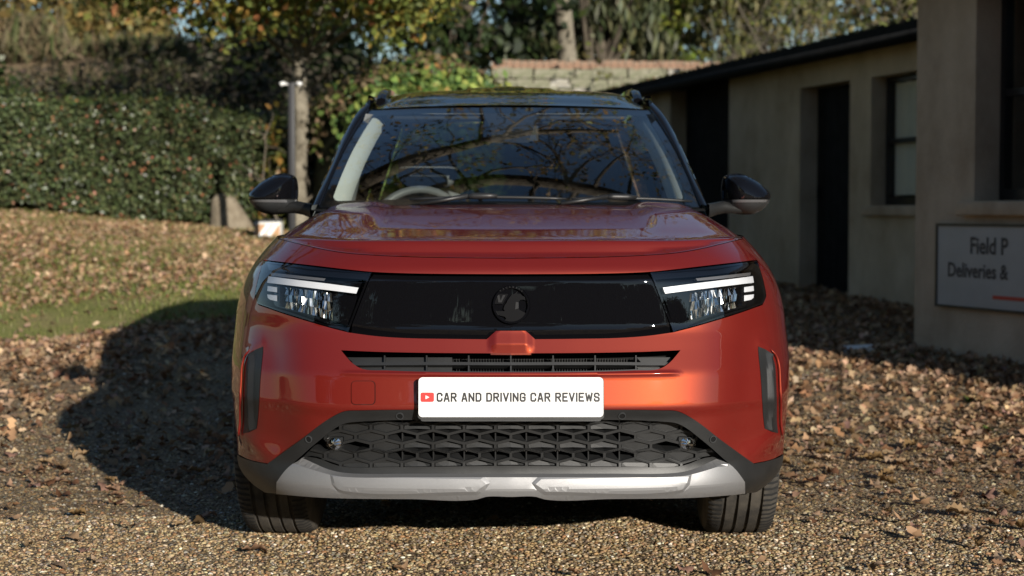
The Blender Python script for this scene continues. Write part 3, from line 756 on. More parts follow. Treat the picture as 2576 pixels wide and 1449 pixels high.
# house
HD = Vector((.345, -.9386, 0)); rzh = math.atan2(HD.y, HD.x)
H0 = Vector((2.89, 11.95, 0))
house = empty("rendered_house", (H0.x, H0.y, 0), rzh, label="tan rendered house corner with black sash window at the right edge", cat="house")
def hpix(vx, vy):
    d = ray_w(vx, vy); nrm_ = Vector((-HD.y, HD.x, 0)); o_ = Vector((0, 0, CAM_H)); dv = Vector(d)
    t = (H0 - o_).dot(nrm_) / dv.dot(nrm_); p = o_ + dv * t
    return (p - H0).dot(HD), p.z
wl0, wzt = hpix(2457, 0)[0], 2.45
wz0 = hpix(2480, 505)[1]
h_win = (wl0, wl0 + 1.05, wz0, 2.60)
wall_with_openings("wall", house, 0, 9.5, -.2, 2.80, [h_win], .32, ST_HOUSE)
mb = MB(); mb.box(0, .3, .322, 6, -.2, 2.8); mb.box(9.2, 9.5, .322, 6, -.2, 2.8); mb.box(.302, 9.198, 5.7, 6, -.2, 2.8); mb.build("end_walls", ST_HOUSE, house)
mb = MB(); V = [(-.25, -.30, 2.78), (9.75, -.30, 2.78), (9.75, 3.0, 4.9), (-.25, 3.0, 4.9), (-.25, 6.3, 2.78), (9.75, 6.3, 2.78)]
mb.add(V, [(0, 1, 2, 3), (3, 2, 5, 4), (0, 3, 4), (1, 5, 2), (0, 4, 5, 1)]); mb.build("roof", pbr("slate", (.09, .09, .10), .7, var=.3, scale=8), house)
mb = MB(); mb.tube([(-.25, -.34, 2.80), (9.7, -.34, 2.80)], .055, 8); mb.build("gutter", pbr("white_gutter", (.6, .6, .58), .5), house, smooth=True)
sash(house, h_win[0], h_win[1], h_win[2], h_win[3], .20, False, 3)
mb = MB(); mb.box(h_win[0] - .12, h_win[1] + .12, -.07, .19, wz0 - .10, wz0 - .004); mb.build("window_sill", ST_HOUSE, house, bevel=.012)
# sign on the house wall
sl, szt = hpix(2366, 563); _, szb = hpix(2366, 769)
SW_ = 1.35
sg_ = empty("wall_sign", (H0.x, H0.y, 0), rzh, label="grey delivery sign with dark lettering fixed to the house wall", cat="sign")
mb = MB(); mb.box(sl, sl + SW_, -.030, -.004, szb, szt); mb.build("sign_board", pbr("grey_sign_face", (.40, .385, .38), .45, 0, 0, .5, var=.08, scale=3), sg_)
mb = MB(); t_ = .014
mb.box(sl - .004, sl + SW_ + .004, -.038, -.028, szt - t_, szt + .004); mb.box(sl - .004, sl + SW_ + .004, -.038, -.028, szb - .004, szb + t_); mb.box(sl - .004, sl + t_, -.038, -.028, szb + t_, szt - t_)
mb.box(sl + SW_ - t_, sl + SW_ + .004, -.038, -.028, szb + t_, szt - t_); mb.build("sign_border", MT['ink'], sg_)
def text_on(body, vx, vy_base, cap_px, parent, mat, name):
    cu = bpy.data.curves.new(name, 'FONT'); cu.body = body; cu.size = 1.0; cu.offset = .022; cu.resolution_u = 3
    tmp = bpy.data.objects.new(name, cu); col.objects.link(tmp)
    bpy.context.view_layer.update()
    me = bpy.data.meshes.new_from_object(tmp.evaluated_get(bpy.context.evaluated_depsgraph_get()))
    bpy.data.objects.remove(tmp)
    u0, z0 = hpix(vx, vy_base); _, z1 = hpix(vx, vy_base - cap_px); k = (z1 - z0) / .70
    V = np.array([v.co[:] for v in me.vertices])
    for v in me.vertices:
        x, y, _z = v.co; v.co = (u0 + x * k * .98, -.0325, z0 + y * k)
    o = link(name, me, mat, parent); return o
SIGNINK = pbr("navy_print", (.028, .026, .036), .5)
text_on("Field P", 2449, 637, 41, sg_, SIGNINK, "lettering")
text_on("Deliveries &", 2393, 694, 35, sg_, SIGNINK, "lettering")
u0, z0 = hpix(2507, 752); _, z1 = hpix(2507, 743)
mb = MB(); mb.box(u0, sl + SW_ - .06, -.0335, -.0295, z0, z1); mb.build("red_bar", MT['redlogo'], sg_)

# ------------------------------------------------------------------ small things by the bank
D_ = ground_depth(578, 580); p = vpt(578, 578, D_); gz = float(G(p[0], p[1])) - .05
R = np.random.default_rng(8)
def rock(name, label, loc_, prof, seed, mat):
    R = np.random.default_rng(seed); n, m_ = 16, len(prof); V = []; Fc = []
    for z, rx, ry, ox in prof:
        for j in range(n):
            t = 2 * math.pi * j / n; k = 1 + .06 * R.normal()
            V.append((ox + rx * k * math.copysign(abs(math.cos(t)) ** .8, math.cos(t)), ry * k * math.copysign(abs(math.sin(t)) ** .8, math.sin(t)), z))
    for i in range(m_ - 1):
        for j in range(n): Fc.append((i * n + j, i * n + (j + 1) % n, (i + 1) * n + (j + 1) % n, (i + 1) * n + j))
    Fc.append(tuple((m_ - 1) * n + j for j in range(n)))
    o = link(name, mesh(name, V, Fc, True), mat, None, label=label, cat="rock"); o.location = loc_; return o
zt_ = vpt(578, 487, D_)[2]; kr = D_ / 17.3; hh = zt_ - gz
rock("standing_stone", "weathered tan standing stone in front of the hedge's right end", (p[0], p[1], gz), [(z_, x_ * kr, y_ * kr, o_ * kr) for z_, x_, y_, o_ in ((0, .25, .18, .04), (hh * .3, .21, .16, .02), (hh * .6, .165, .14, -.02), (hh * .85, .125, .11, -.05), (hh * .97, .085, .08, -.06), (hh, .03, .03, -.06))], 5,
     pbr("weathered_tan_stone", (.16, .13, .09), .95, 0, 0, .2, var2=(.27, .23, .17), scale=9, bump=.6, bscale=25, dist=.02))
D_ = ground_depth(673, 602); p = vpt(673, 600, D_); gz = float(G(p[0], p[1]))
hw_ = 33 / F_PX * D_; zb, zt_ = p[2], vpt(673, 557, D_)[2]
bx_ = empty("warning_box", (p[0], p[1], gz), label="small white box with orange and white stripes beside the standing stone", cat="box")
zb = max(gz - .02, zb) - gz; zt_ -= gz
mb = MB(); mb.box(-hw_, hw_, 0, .22, min(0, zb) - .05, zt_); mb.build("case", pbr("white_plastic", (.65, .65, .62), .5), bx_, bevel=.01)
mb = MB(); mb.box(-hw_ * .94, hw_ * .94, -.006, -.001, zb + .02, zt_ - .03); mb.build("orange_face", pbr("orange_print", (.48, .28, .15), .5), bx_)
for k in (0, 1):
    mb = MB(); x = -hw_ * .1 + k * hw_ * .55
    mb.add([(x - .09, -.009, zb + .02), (x - .03, -.009, zb + .02), (x + .06, -.009, zt_ - .03), (x, -.009, zt_ - .03)], [(0, 1, 2, 3)]); mb.build("white_stripe", MT['plate'], bx_)
mb = MB(); mb.box(-hw_ * 1.06, hw_ * 1.06, -.02, .24, zt_, zt_ + .02); mb.build("lid", MT['trim'], bx_, bevel=.006)
p = vpt(735, 440, 16.2); gz = float(G(p[0], p[1])); top = vpt(735, 208, 16.2)[2]
lp = empty("lamp_post", (p[0], p[1], gz), label="thin black square post with small white lamps near its top", cat="lamp post")
mb = MB(); mb.box(-.030, .030, -.030, .030, -.1, top - gz); mb.build("post", pbr("black_post_paint", (.022, .022, .024), .5), lp, bevel=.004)
for sx_ in (-1, 1):
    mb = MB(); mb.tube([(sx_ * .03, -.02, top - gz - .02), (sx_ * .075, -.05, top - gz - .01), (sx_ * .10, -.06, top - gz - .025)], [.008, .020, .024], 10); mb.build("lamp_head", pbr("white_lamp_case", (.75, .75, .73), .3), lp, smooth=True)

# ------------------------------------------------------------------ gravel, grass, fallen leaves
def stones(name, n, y0, y1, size, seed, sub):
    R = np.random.default_rng(seed)
    y = np.sqrt(y0 ** 2 + (y1 ** 2 - y0 ** 2) * R.random(n)); x = (R.random(n) * 2 - 1) * (.37 if sub else .54) * y
    ok = lawn_d(x, y) < .05; x, y = x[ok], y[ok]; n = len(x)
    if sub:
        t = (1 + 5 ** .5) / 2
        B = unit(np.array([(-1, t, 0), (1, t, 0), (-1, -t, 0), (1, -t, 0), (0, -1, t), (0, 1, t), (0, -1, -t), (0, 1, -t), (t, 0, -1), (t, 0, 1), (-t, 0, -1), (-t, 0, 1)], float))
        Ft = np.array([(0, 11, 5), (0, 5, 1), (0, 1, 7), (0, 7, 10), (0, 10, 11), (1, 5, 9), (5, 11, 4), (11, 10, 2), (10, 7, 6), (7, 1, 8), (3, 9, 4), (3, 4, 2), (3, 2, 6), (3, 6, 8), (3, 8, 9), (4, 9, 5), (2, 4, 11), (6, 2, 10), (8, 6, 7), (9, 8, 1)])
    else:
        B = np.array([(1, 0, 0), (-1, 0, 0), (0, 1, 0), (0, -1, 0), (0, 0, 1), (0, 0, -1)], float)
        Ft = np.array([(4, 0, 2), (4, 2, 1), (4, 1, 3), (4, 3, 0)])
    k = len(B)
    s = size * (.45 + .75 * R.random(n) ** 1.6)
    sc = np.stack([s * (.8 + .5 * R.random(n)), s * (.6 + .4 * R.random(n)), s * (.35 + .3 * R.random(n))], 1)
    th = R.random(n) * 2 * math.pi; tl = R.normal(size=n) * .3
    P = B[None] * sc[:, None] * (1 + .16 * R.normal(size=(n, k, 1)))
    c, s_ = np.cos(tl)[:, None], np.sin(tl)[:, None]; Y = P[..., 1] * c - P[..., 2] * s_; Z = P[..., 1] * s_ + P[..., 2] * c
    c, s_ = np.cos(th)[:, None], np.sin(th)[:, None]; X = P[..., 0] * c - Y * s_; Y2 = P[..., 0] * s_ + Y * c
    V = np.stack([X + x[:, None], Y2 + y[:, None], Z + (G(x, y) + sc[:, 2] * .35)[:, None]], -1).reshape(-1, 3)
    Q = (Ft[None] + (np.arange(n) * k)[:, None, None]).reshape(-1, 3)
    colr = palette(n, [(.23, .155, .075), (.33, .235, .125), (.42, .33, .205), (.21, .18, .135), (.095, .065, .04), (.62, .56, .44), (.26, .14, .065)], [5, 5, 3, 2, 2.6, .6, 1.4], R, .22)
    return link(name, fast_mesh(name, V, Q, 3, np.repeat(colr, k, 0), smooth=True), STONEM, None, kind="stuff", label=None)
m, nt, out = new_mat("pebbles"); at = node(nt, "ShaderNodeVertexColor", _layer_name="Col"); p_ = node(nt, "ShaderNodeBsdfPrincipled", Roughness=.55)
p_.inputs["Specular IOR Level"].default_value = .4; nt.links.new(at.outputs[0], p_.inputs["Base Color"]); nt.links.new(p_.outputs[0], out.inputs[0]); STONEM = m
tag(stones("gravel", 34500, 4.55, 5.80, .0078, 301, True), "loose tan pea gravel in front of the car", "gravel")
tag(stones("gravel", 98000, 5.70, 8.6, .0090, 303, False), "pea gravel beside and beneath the car", "gravel")
tag(stones("gravel", 76000, 8.4, 13.5, .012, 302, False), "pea gravel spreading behind the car", "gravel")

# oak leaf, curled
def leaf_template():
    ys = [0, .12, .22, .32, .44, .54, .66, .76, .88, 1.0]; ws_ = [.02, .10, .20, .13, .28, .18, .33, .20, .22, .0]
    L = [(-w, y) for y, w in zip(ys, ws_)]; Rr = [(w, y) for y, w in zip(ys, ws_)]
    return L, Rr, ys
def leaf_verts(curl, fold):
    L, Rr, ys = leaf_template(); V = []; Fc = []; n = len(ys)
    for i in range(n):
        y = ys[i] - .5; w = Rr[i][0]; zc = curl * (y * y) * 1.6
        for x in (-w, 0, w): V.append((x, y, zc + fold * abs(x) * 1.4 + .05 * math.sin(9 * y + 7 * x)))
    for i in range(n - 1):
        a = i * 3; Fc += [(a, a + 1, a + 4, a + 3), (a + 1, a + 2, a + 5, a + 4)]
    return np.array(V), np.array(Fc)
DRYC = [(0.304, 0.192, 0.111), (0.397, 0.268, 0.164), (0.22, 0.124, 0.065), (0.135, 0.072, 0.039), (0.439, 0.312, 0.201), (0.253, 0.168, 0.114)]
DRYW = [4, 4, 3, 1.6, 2, 2]
def litter(name, x, y, size, seed, zoff=.012, flat=.35, fine=True):
    R = np.random.default_rng(seed); n = len(x); V = []; Q = []; C = []
    for v in range(6):
        sel = np.arange(n) % 6 == v; m_ = int(sel.sum())
        if m_ == 0: continue
        T, Fc = leaf_verts([.25, -.2, .5, .1, -.4, .35][v], [.2, .45, -.25, .6, .15, -.4][v])
        if not fine:
            cz_ = [.1, -.12, .16, .05, -.1, .2][v]
            T = np.array([(0, -.5, 0), (-.28, -.08, .1 + cz_), (-.15, .08, .03), (-.31, .25, .12 - cz_), (0, .5, .1), (.30, .22, .1), (.16, .06, .02), (.27, -.1, .12 + cz_), (0, .02, 0)])
            Fc = np.array([(8, 0, 1, 2), (8, 2, 3, 4), (8, 4, 5, 6), (8, 6, 7, 0)])
        s = size * (.6 + .7 * R.random(m_)); th = R.random(m_) * 2 * math.pi
        nn = unit(np.stack([R.normal(size=m_) * flat, R.normal(size=m_) * flat, np.ones(m_)], 1))
        a = np.stack([np.cos(th), np.sin(th), np.zeros(m_)], 1); a = unit(a - nn * (a * nn).sum(1, keepdims=True)); b = np.cross(nn, a)
        P = (T[None, :, 0, None] * a[:, None] + T[None, :, 1, None] * b[:, None] + T[None, :, 2, None] * nn[:, None]) * s[:, None, None]
        lift = -P[..., 2].min(1); lift = np.minimum(lift, .03)
        c = np.stack([x[sel], y[sel], G(x[sel], y[sel]) + zoff * (.4 + R.random(m_)) + lift * .8], 1)
        P = P + c[:, None]
        k = len(T); off = sum(len(q) for q in V)
        V.append(P.reshape(-1, 3)); Q.append((Fc[None] + (np.arange(m_) * k)[:, None, None]).reshape(-1, 4) + off)
        C.append(np.repeat(palette(m_, DRYC, DRYW, R, .2), k, 0))
    return np.vstack(V), np.vstack(Q), np.vstack(C)
R = np.random.default_rng(77)
def in_view(x, y): return np.abs(x) < .50 * y + .3
# on the bank
n = 105000; y = 11.5 + 10 * R.random(n); x = -11 + 11 * R.random(n)
d = lawn_d(x, y); dens_ = .55 + .45 * np.sin(x * 1.7 + 1) * np.sin(y * 1.3 + x * .6)
ok = in_view(x, y) & (d > .02) & (R.random(n) < (.30 + .70 * dens_) * np.clip((d - .55) / .7, .05, 1))
bx, by = x[ok], y[ok]
# drifts on the drive
n = 138000; y = np.sqrt(5.6 ** 2 + (20 ** 2 - 5.6 ** 2) * R.random(n)); x = (R.random(n) * 2 - 1) * .50 * y
w_ = .06 + .42 * sstep((y - 5.8) / 1.8) + .75 * np.exp(-((lawn_d(x, y) + .7) / 1.0) ** 2) + .62 * sstep((x - 1.25) / .9) * sstep((y - 5.8) / 1.6) + .30 * sstep((y - 9) / 3)
w_ *= .55 + .45 * np.sin(x * 3.3 + 2 * np.sin(y * 1.9)) * np.sin(y * 2.3)
ok = (lawn_d(x, y) < .05) & (R.random(n) < w_ * .75)
gx_, gy_ = x[ok], y[ok]
AX, AY = np.concatenate([bx, gx_]), np.concatenate([by, gy_])
near_ = AY < 7.1
V1, Q1, C1 = litter("leaf_litter", AX[near_], AY[near_], .056, 5, zoff=.006, flat=.20)
V2_, Q2, C2 = litter("leaf_litter", AX[~near_], AY[~near_], .062, 6, flat=.5, fine=False)
C2 = C2 * 1.22  # far leaves lightened in colour to match the sunlit bank
V, Q, C = np.vstack([V1, V2_]), np.vstack([Q1, Q2 + len(V1)]), np.vstack([C1, C2])
tri = []
me = fast_mesh("leaf_litter", V, Q, 4, C, smooth=True)
link("leaf_litter", me, DRY, None, kind="stuff", label="brown fallen oak leaves strewn over the bank and drive", cat="leaf litter")
# nearest fallen leaves one by one
leaf_ms = []
for v in range(12):
    T, Fc = leaf_verts([.3, -.25, .6, .15, -.5, .4, .8, -.1, .2, .5, -.3, .1][v], [.3, .5, -.3, .7, .2, -.5, .1, .45, -.2, .6, .35, .8][v])
    me = fast_mesh("fallen_leaf", T, Fc, 4, np.tile(palette(1, DRYC, DRYW, R, .15), (len(T), 1)), smooth=True); me.materials.append(DRY); leaf_ms.append(me)
k = 0
while k < 170:
    y = math.sqrt(4.75 ** 2 + (7.6 ** 2 - 4.75 ** 2) * R.random()); x = (R.random() * 2 - 1) * .32 * y
    wgt = .22 + .9 * float(sstep(np.array((x - .9) / .8))) + .5 * float(sstep(np.array((-x - .9) / .8))) * .6
    if y > 5.15 and abs(x) < .98: continue
    if R.random() > wgt: continue
    o = link("fallen_leaf", leaf_ms[R.integers(12)], None, None, label="dry brown oak leaf lying loose on the gravel near the car", cat="leaf", group="fallen leaves on the near gravel")
    s = .045 + .055 * R.random() ** 1.5; o.scale = (s, s, s); o.location = (x, y, .016 + .004 * R.random()); o.rotation_euler = (R.normal() * .12, R.normal() * .12, R.random() * 6.28); k += 1
# grass blades
n = 90000; y = 11.3 + 9.5 * R.random(n) ; x = -8 + 8 * R.random(n); d = lawn_d(x, y)
ok = in_view(x, y) & (d > -.12) & (R.random(n) < .35 + .65 * (np.sin(x * 2.3 + y) * np.sin(y * 1.9 - x) > -.1)); x, y = x[ok], y[ok]; n = len(x)
P = np.stack([x, y, G(x, y)], 1); th = R.random(n) * 6.28; h_ = .03 + .045 * R.random(n); wv_ = .0045
a = np.stack([np.cos(th), np.sin(th), 0 * th], 1) * wv_; tip = np.stack([R.normal(size=n) * .3 * h_, R.normal(size=n) * .3 * h_, h_], 1)
V = np.stack([P - a, P + a, P + tip], 1).reshape(-1, 3)
colr = palette(n, [(.16, .20, .05), (.23, .26, .07), (.30, .29, .10), (.36, .30, .17)], [3, 4, 2, 1], R)
link("grass", fast_mesh("grass", V, np.arange(n * 3).reshape(n, 3), 3, np.repeat(colr, 3, 0)), LM, None, kind="stuff", label="short green grass blades growing on the leafy bank", cat="grass")
# weeds along the shadow line and a scrap of white card
for i, (vx, vy, dp, lab) in enumerate([(2215, 918, 10.9, "small green weed at the shadow edge near the car"), (2245, 922, 10.8, "second small green weed along the shadow edge"), (2295, 928, 10.5, "green weed at the shadow edge below the house corner"),
                                        (2490, 1090, 8.2, "low green weed on the sunlit gravel at far right"), (2440, 1015, 9.2, "tiny green weed beside a large fallen leaf")]):
    d_ = ray_w(vx, vy); t = -CAM_H / d_[2]; bx0, by0 = d_[0] * t, d_[1] * t
    R = np.random.default_rng(400 + i); n = 24; V = [(0, 0, 0)]; Q = []
    for k in range(n):
        th = 6.283 * k / n + R.normal() * .2; L_ = .035 + .035 * R.random(); el = .25 + .8 * R.random(); d1 = np.array([math.cos(th) * math.cos(el), math.sin(th) * math.cos(el), math.sin(el)]); sd = np.array([-math.sin(th), math.cos(th), 0]) * .009
        m0 = len(V); V += [tuple(d1 * L_ * .55 + sd), tuple(d1 * L_ - np.array([0, 0, .008])), tuple(d1 * L_ * .55 - sd)]; Q.append((0, m0, m0 + 1, m0 + 2))
    o = link("weed", fast_mesh("weed", np.array(V), np.array(Q), 4, palette(len(V), [(.07, .13, .03), (.11, .17, .04)], [1, 1], R)), LM, None, label=lab, cat="weed", group="weeds on the drive"); o.location = (bx0, by0, float(G(bx0, by0)))
d_ = ray_w(2160, 886); t = -(CAM_H - .08) / d_[2]
mb = MB(); mb.box(-.10, .10, -.02, .02, 0, .012); mb.add([(-.10, -.02, .012), (.10, -.02, .012), (.10, .03, .05), (-.10, .03, .04)], [(0, 1, 2, 3)])
o = mb.build("card_scrap", MT['paper'], None, label="small scrap of white card lying in the shade by the house", cat="litter"); o.location = (d_[0] * t, d_[1] * t, float(G(d_[0] * t, d_[1] * t)) + .01)
# ------------------------------------------------------------------ the car
CAR_Y = 4.70
car = empty("parked_car", (-0.003, CAR_Y, 0.0), math.radians(0.18),
            label="metallic orange-red compact SUV with black roof parked on the gravel facing the camera", cat="car")

def smooth_table(xs, ys, x0, x1, n, sig):
    g = np.linspace(x0, x1, n); v = np.interp(g, xs, ys)
    h = int(max(1, 3 * sig / (g[1] - g[0]))); k = np.exp(-0.5 * ((np.arange(-h, h + 1)) * (g[1] - g[0]) / sig) ** 2); k /= k.sum()
    vp = np.concatenate([2 * v[0] - v[1:h + 1][::-1], v, 2 * v[-1] - v[-h - 1:-1][::-1]])
    return g, np.convolve(vp, k, 'valid')

def catmull(P, per=24):
    P = np.asarray(P, float); out = []
    Q = np.vstack([2 * P[0] - P[1], P, 2 * P[-1] - P[-2]])
    for i in range(1, len(Q) - 2):
        p0, p1, p2, p3 = Q[i - 1], Q[i], Q[i + 1], Q[i + 2]
        for t in np.linspace(0, 1, per, endpoint=False):
            out.append(0.5 * ((2 * p1) + (-p0 + p2) * t + (2 * p0 - 5 * p1 + 4 * p2 - p3) * t * t + (-p0 + 3 * p1 - 3 * p2 + p3) * t ** 3))
    out.append(P[-1])
    return np.array(out)

BW = 0.905
plan = catmull([(0, 0), (.2, .006), (.4, .026), (.55, .062), (.65, .112), (.722, .178), (.785, .27), (.838, .385), (.878, .53),
                (.901, .70), (.910, .92), (.910, 1.6), (.910, 2.4), (.908, 3.3), (.897, 3.75), (.86, 4.10), (.78, 4.28), (.55, 4.35), (.25, 4.375), (0, 4.38)])
pl_a = np.concatenate([[0], np.cumsum(np.hypot(*np.diff(plan, axis=0).T))])
front = plan[:, 1] < 0.92
fx = np.maximum.accumulate(plan[front][:, 0]); fs = plan[front][:, 1]; fa = pl_a[front]
cg, cv = smooth_table([.18, .22, .25, .275, .30, .335, .48, .51, .60, .612, .67, .72, .74, .87, .90, .935, .96, .985, 1.02, 1.06],
                      [.125, .055, .026, .016, .019, .027, .0, -.014, .0, .004, .031, .053, .058, .066, .074, .110, .144, .178, .225, .27], 0.15, 1.10, 951, 0.006)
wg, wv = smooth_table([.15, .20, .235, .28, .33, .45, .6, .75, .815, .86, .91, .95, .985, 1.02, 1.05, 1.08],
                      [.80, .84, .872, .894, .902, .905, .905, .897, .882, .864, .835, .808, .780, .757, .742, .725], 0.15, 1.10, 951, 0.012)

def surf(a, z):
    a = np.asarray(a, float); z = np.asarray(z, float)
    aa = np.abs(a)
    xp = np.interp(aa, pl_a, plan[:, 0]); sp = np.interp(aa, pl_a, plan[:, 1])
    c = np.interp(z, cg, cv); w = np.interp(z, wg, wv)
    fade = np.clip((2.2 - sp) / 1.4, 0, 1)
    return np.stack([np.sign(a) * xp * w / BW, sp + c * fade, z], -1)

def a_of_s(s, z):
    """side parameter for a given distance behind the front, right half"""
    sp = np.asarray(s, float) - np.interp(z, cg, cv) * np.clip((2.2 - np.asarray(s)) / 1.4, 0, 1)
    return np.interp(sp, plan[:, 1], pl_a)

def nrm(a, z, disp=None, e=0.0008):
    q = lambda aa, zz: pos(aa, zz, 0, disp)
    n = np.cross(q(a + e, z) - q(a - e, z), q(a, z + e) - q(a, z - e))
    return n / np.linalg.norm(n, axis=-1, keepdims=True)

def base_nrm(a, z, e=0.004):
    n = np.cross(surf(a + e, z) - surf(a - e, z), surf(a, z + e) - surf(a, z - e))
    return n / np.linalg.norm(n, axis=-1, keepdims=True)

def pos(a, z, off=0.0, disp=None):
    d = off + (disp(np.asarray(a, float), np.asarray(z, float)) if disp is not None else 0.0)
    P = surf(a, z)
    if disp is None and off == 0.0: return P
    N = base_nrm(np.asarray(a, float), np.asarray(z, float))
    return P + N * np.asarray(d)[..., None] if np.ndim(d) else P + N * d

cp, sp_ = math.cos(PITCH), math.sin(PITCH)
def ray(dx, y):
    k = (724.5 - y) / F_PX
    return np.array([dx / F_PX, cp + sp_ * k, -sp_ + cp * k])

def pix(dx, y):
    """where the sight line through a picture point (offset from the car's axis, row) meets the body surface"""
    sg = 1.0 if dx >= 0 else -1.0
    d = ray(abs(dx), y)
    t = np.linspace(4.5, 6.2, 3401)
    X = d[0] * t; S = d[1] * t - CAR_Y; Z = CAM_H + d[2] * t
    xp = X * BW / np.interp(Z, wg, wv)
    lim = np.interp(np.minimum(xp, fx[-1]), fx, fs) + np.interp(Z, cg, cv)
    f = S - lim; f[xp > fx[-1]] = -1
    h = np.argmax(f >= 0) if (f >= 0).any() else int(np.argmax(f))
    return sg * float(np.interp(min(xp[h], fx[-1]), fx, fa)), float(Z[h])

def spline(pts, step=10.0, closed=False, ang=32.0):
    """smooth polyline through picture points; sharp turns stay sharp"""
    P = [np.array(p, float) for p in pts]; n = len(P); out = []
    def tang(i):
        if not closed and (i == 0 or i == n - 1): return None
        u = P[i] - P[i - 1]; v = P[(i + 1) % n] - P[i]
        lu, lv = np.linalg.norm(u), np.linalg.norm(v)
        c = np.dot(u, v) / (lu * lv + 1e-9)
        if c < math.cos(math.radians(ang)): return None
        t = u / lu + v / lv
        return t / np.linalg.norm(t)
    T = [tang(i) for i in range(n)]
    for i in range(n if closed else n - 1):
        p, q = P[i], P[(i + 1) % n]; L = np.linalg.norm(q - p); d = (q - p) / (L + 1e-9)
        a = (T[i] if T[i] is not None else d) * L; b = (T[(i + 1) % n] if T[(i + 1) % n] is not None else d) * L
        k = max(1, int(L / step))
        for t in np.linspace(0, 1, k, endpoint=False):
            out.append((2 * t ** 3 - 3 * t * t + 1) * p + (t ** 3 - 2 * t * t + t) * a + (-2 * t ** 3 + 3 * t * t) * q + (t ** 3 - t * t) * b)
    if not closed: out.append(P[-1])
    return out

def PXL(pts, step=10.0, closed=False):
    return [pix(*p) for p in spline(pts, step, closed)]

def mir(half):
    h = [tuple(p) for p in half]
    return h + [(-a, z) for a, z in h[::-1] if abs(a) > 1e-5]

def inpoly(P, poly):
    P = np.asarray(P); x, y = P[:, 0], P[:, 1]; r = np.zeros(len(P), bool)
    q = np.asarray(poly); k = np.roll(q, -1, 0)
    for (x0, y0), (x1, y1) in zip(q, k):
        if y0 == y1: continue
        c = ((y0 > y) != (y1 > y)) & (x < (x1 - x0) * (y - y0) / (y1 - y0) + x0)
        r ^= c
    return r

def polydist(P, poly, closed=True):
    P = np.asarray(P, float); q = np.asarray(poly, float); best = np.full(len(P), 1e9)
    n = len(q) if closed else len(q) - 1
    for i in range(n):
        a = q[i]; d = q[(i + 1) % len(q)] - a
        t = np.clip(((P - a) @ d) / (d @ d + 1e-12), 0, 1)
        best = np.minimum(best, np.linalg.norm(P - a - t[:, None] * d, axis=1))
    return best

def cdt(outline, holes=(), da=0.02, dz=0.012, extra=(), guides=()):
    loops = [list(outline)] + [list(h) for h in holes]
    pts = []; edges = []
    for L in loops:
        n0 = len(pts); pts += L
        edges += [(n0 + i, n0 + (i + 1) % len(L)) for i in range(len(L))]
    for L in guides:
        n0 = len(pts); pts += [tuple(p) for p in L]; edges += [(n0 + i, n0 + i + 1) for i in range(len(L) - 1)]
    q = np.array(outline)
    ga, gz = np.meshgrid(np.arange(q[:, 0].min(), q[:, 0].max(), da), np.arange(q[:, 1].min(), q[:, 1].max(), dz))
    G = np.stack([ga.ravel(), gz.ravel()], 1)
    ok = inpoly(G, outline)
    for h in holes: ok &= ~inpoly(G, h)
    G = G[ok]
    if len(G):
        m = np.full(len(G), 1e9)
        for L in loops: m = np.minimum(m, polydist(G, L))
        for L in guides: m = np.minimum(m, polydist(G, L, False))
        G = G[m > 0.35 * min(da, dz)]
    pts += [tuple(g) for g in G] + list(extra)
    vo, eo, fo, _, _, _ = delaunay_2d_cdt([Vector(p) for p in pts], edges, [], 0, 1e-7)
    V = np.array([(v.x, v.y) for v in vo]); T = np.array([f for f in fo if len(f) == 3])
    C = V[T].mean(1); ok = inpoly(C, outline)
    for h in holes: ok &= ~inpoly(C, h)
    return V, T[ok]

def panel(name, outline, mat, parent=None, off=0.0, disp=None, holes=(), da=0.02, dz=0.012, skirt=0.014, guides=(), crisp=None, **kw):
    """a skin laid on the body surface inside an outline given in surface coordinates"""
    V2, T = cdt(outline, holes, da, dz, (), guides)
    A, Z = V2[:, 0], V2[:, 1]
    P = pos(A, Z, off, disp)
    N = nrm(A, Z, disp)
    fn = np.cross(P[T[:, 1]] - P[T[:, 0]], P[T[:, 2]] - P[T[:, 0]])
    fl = (fn * N[T[:, 0]]).sum(1) < 0
    T[fl] = T[fl][:, ::-1]
    V = [P]; NN = [N]; Fc = [tuple(t) for t in T]
    if skirt:
        for L in [outline] + list(holes):
            a = np.array([p[0] for p in L]); z = np.array([p[1] for p in L]); n0 = sum(len(v) for v in V); k = len(a)
            top = pos(a, z, off, disp); nn = nrm(a, z, disp)
            bot = top - base_nrm(a, z) * skirt
            tg = np.roll(top, -1, 0) - np.roll(top, 1, 0); on = np.cross(tg, nn); on /= (np.linalg.norm(on, axis=1, keepdims=True) + 1e-9)
            V += [top, bot]; NN += [on, on]
            Fc += [(n0 + i, n0 + (i + 1) % k, n0 + k + (i + 1) % k, n0 + k + i) for i in range(k)]
    me = mesh(name, np.vstack(V), Fc, True, None if crisp else np.vstack(NN))
    if crisp: me.set_sharp_from_angle(angle=math.radians(crisp))
    return link(name, me, mat, parent or car, **kw)

def strip_on(name, pts, width, mat, parent, off=0.0, depth=0.01, w_end=None):
    """bar of rectangular section that follows the surface"""
    mb = MB(); bar_into(mb, pts, width, off, depth); return mb.build(name, mat, parent)

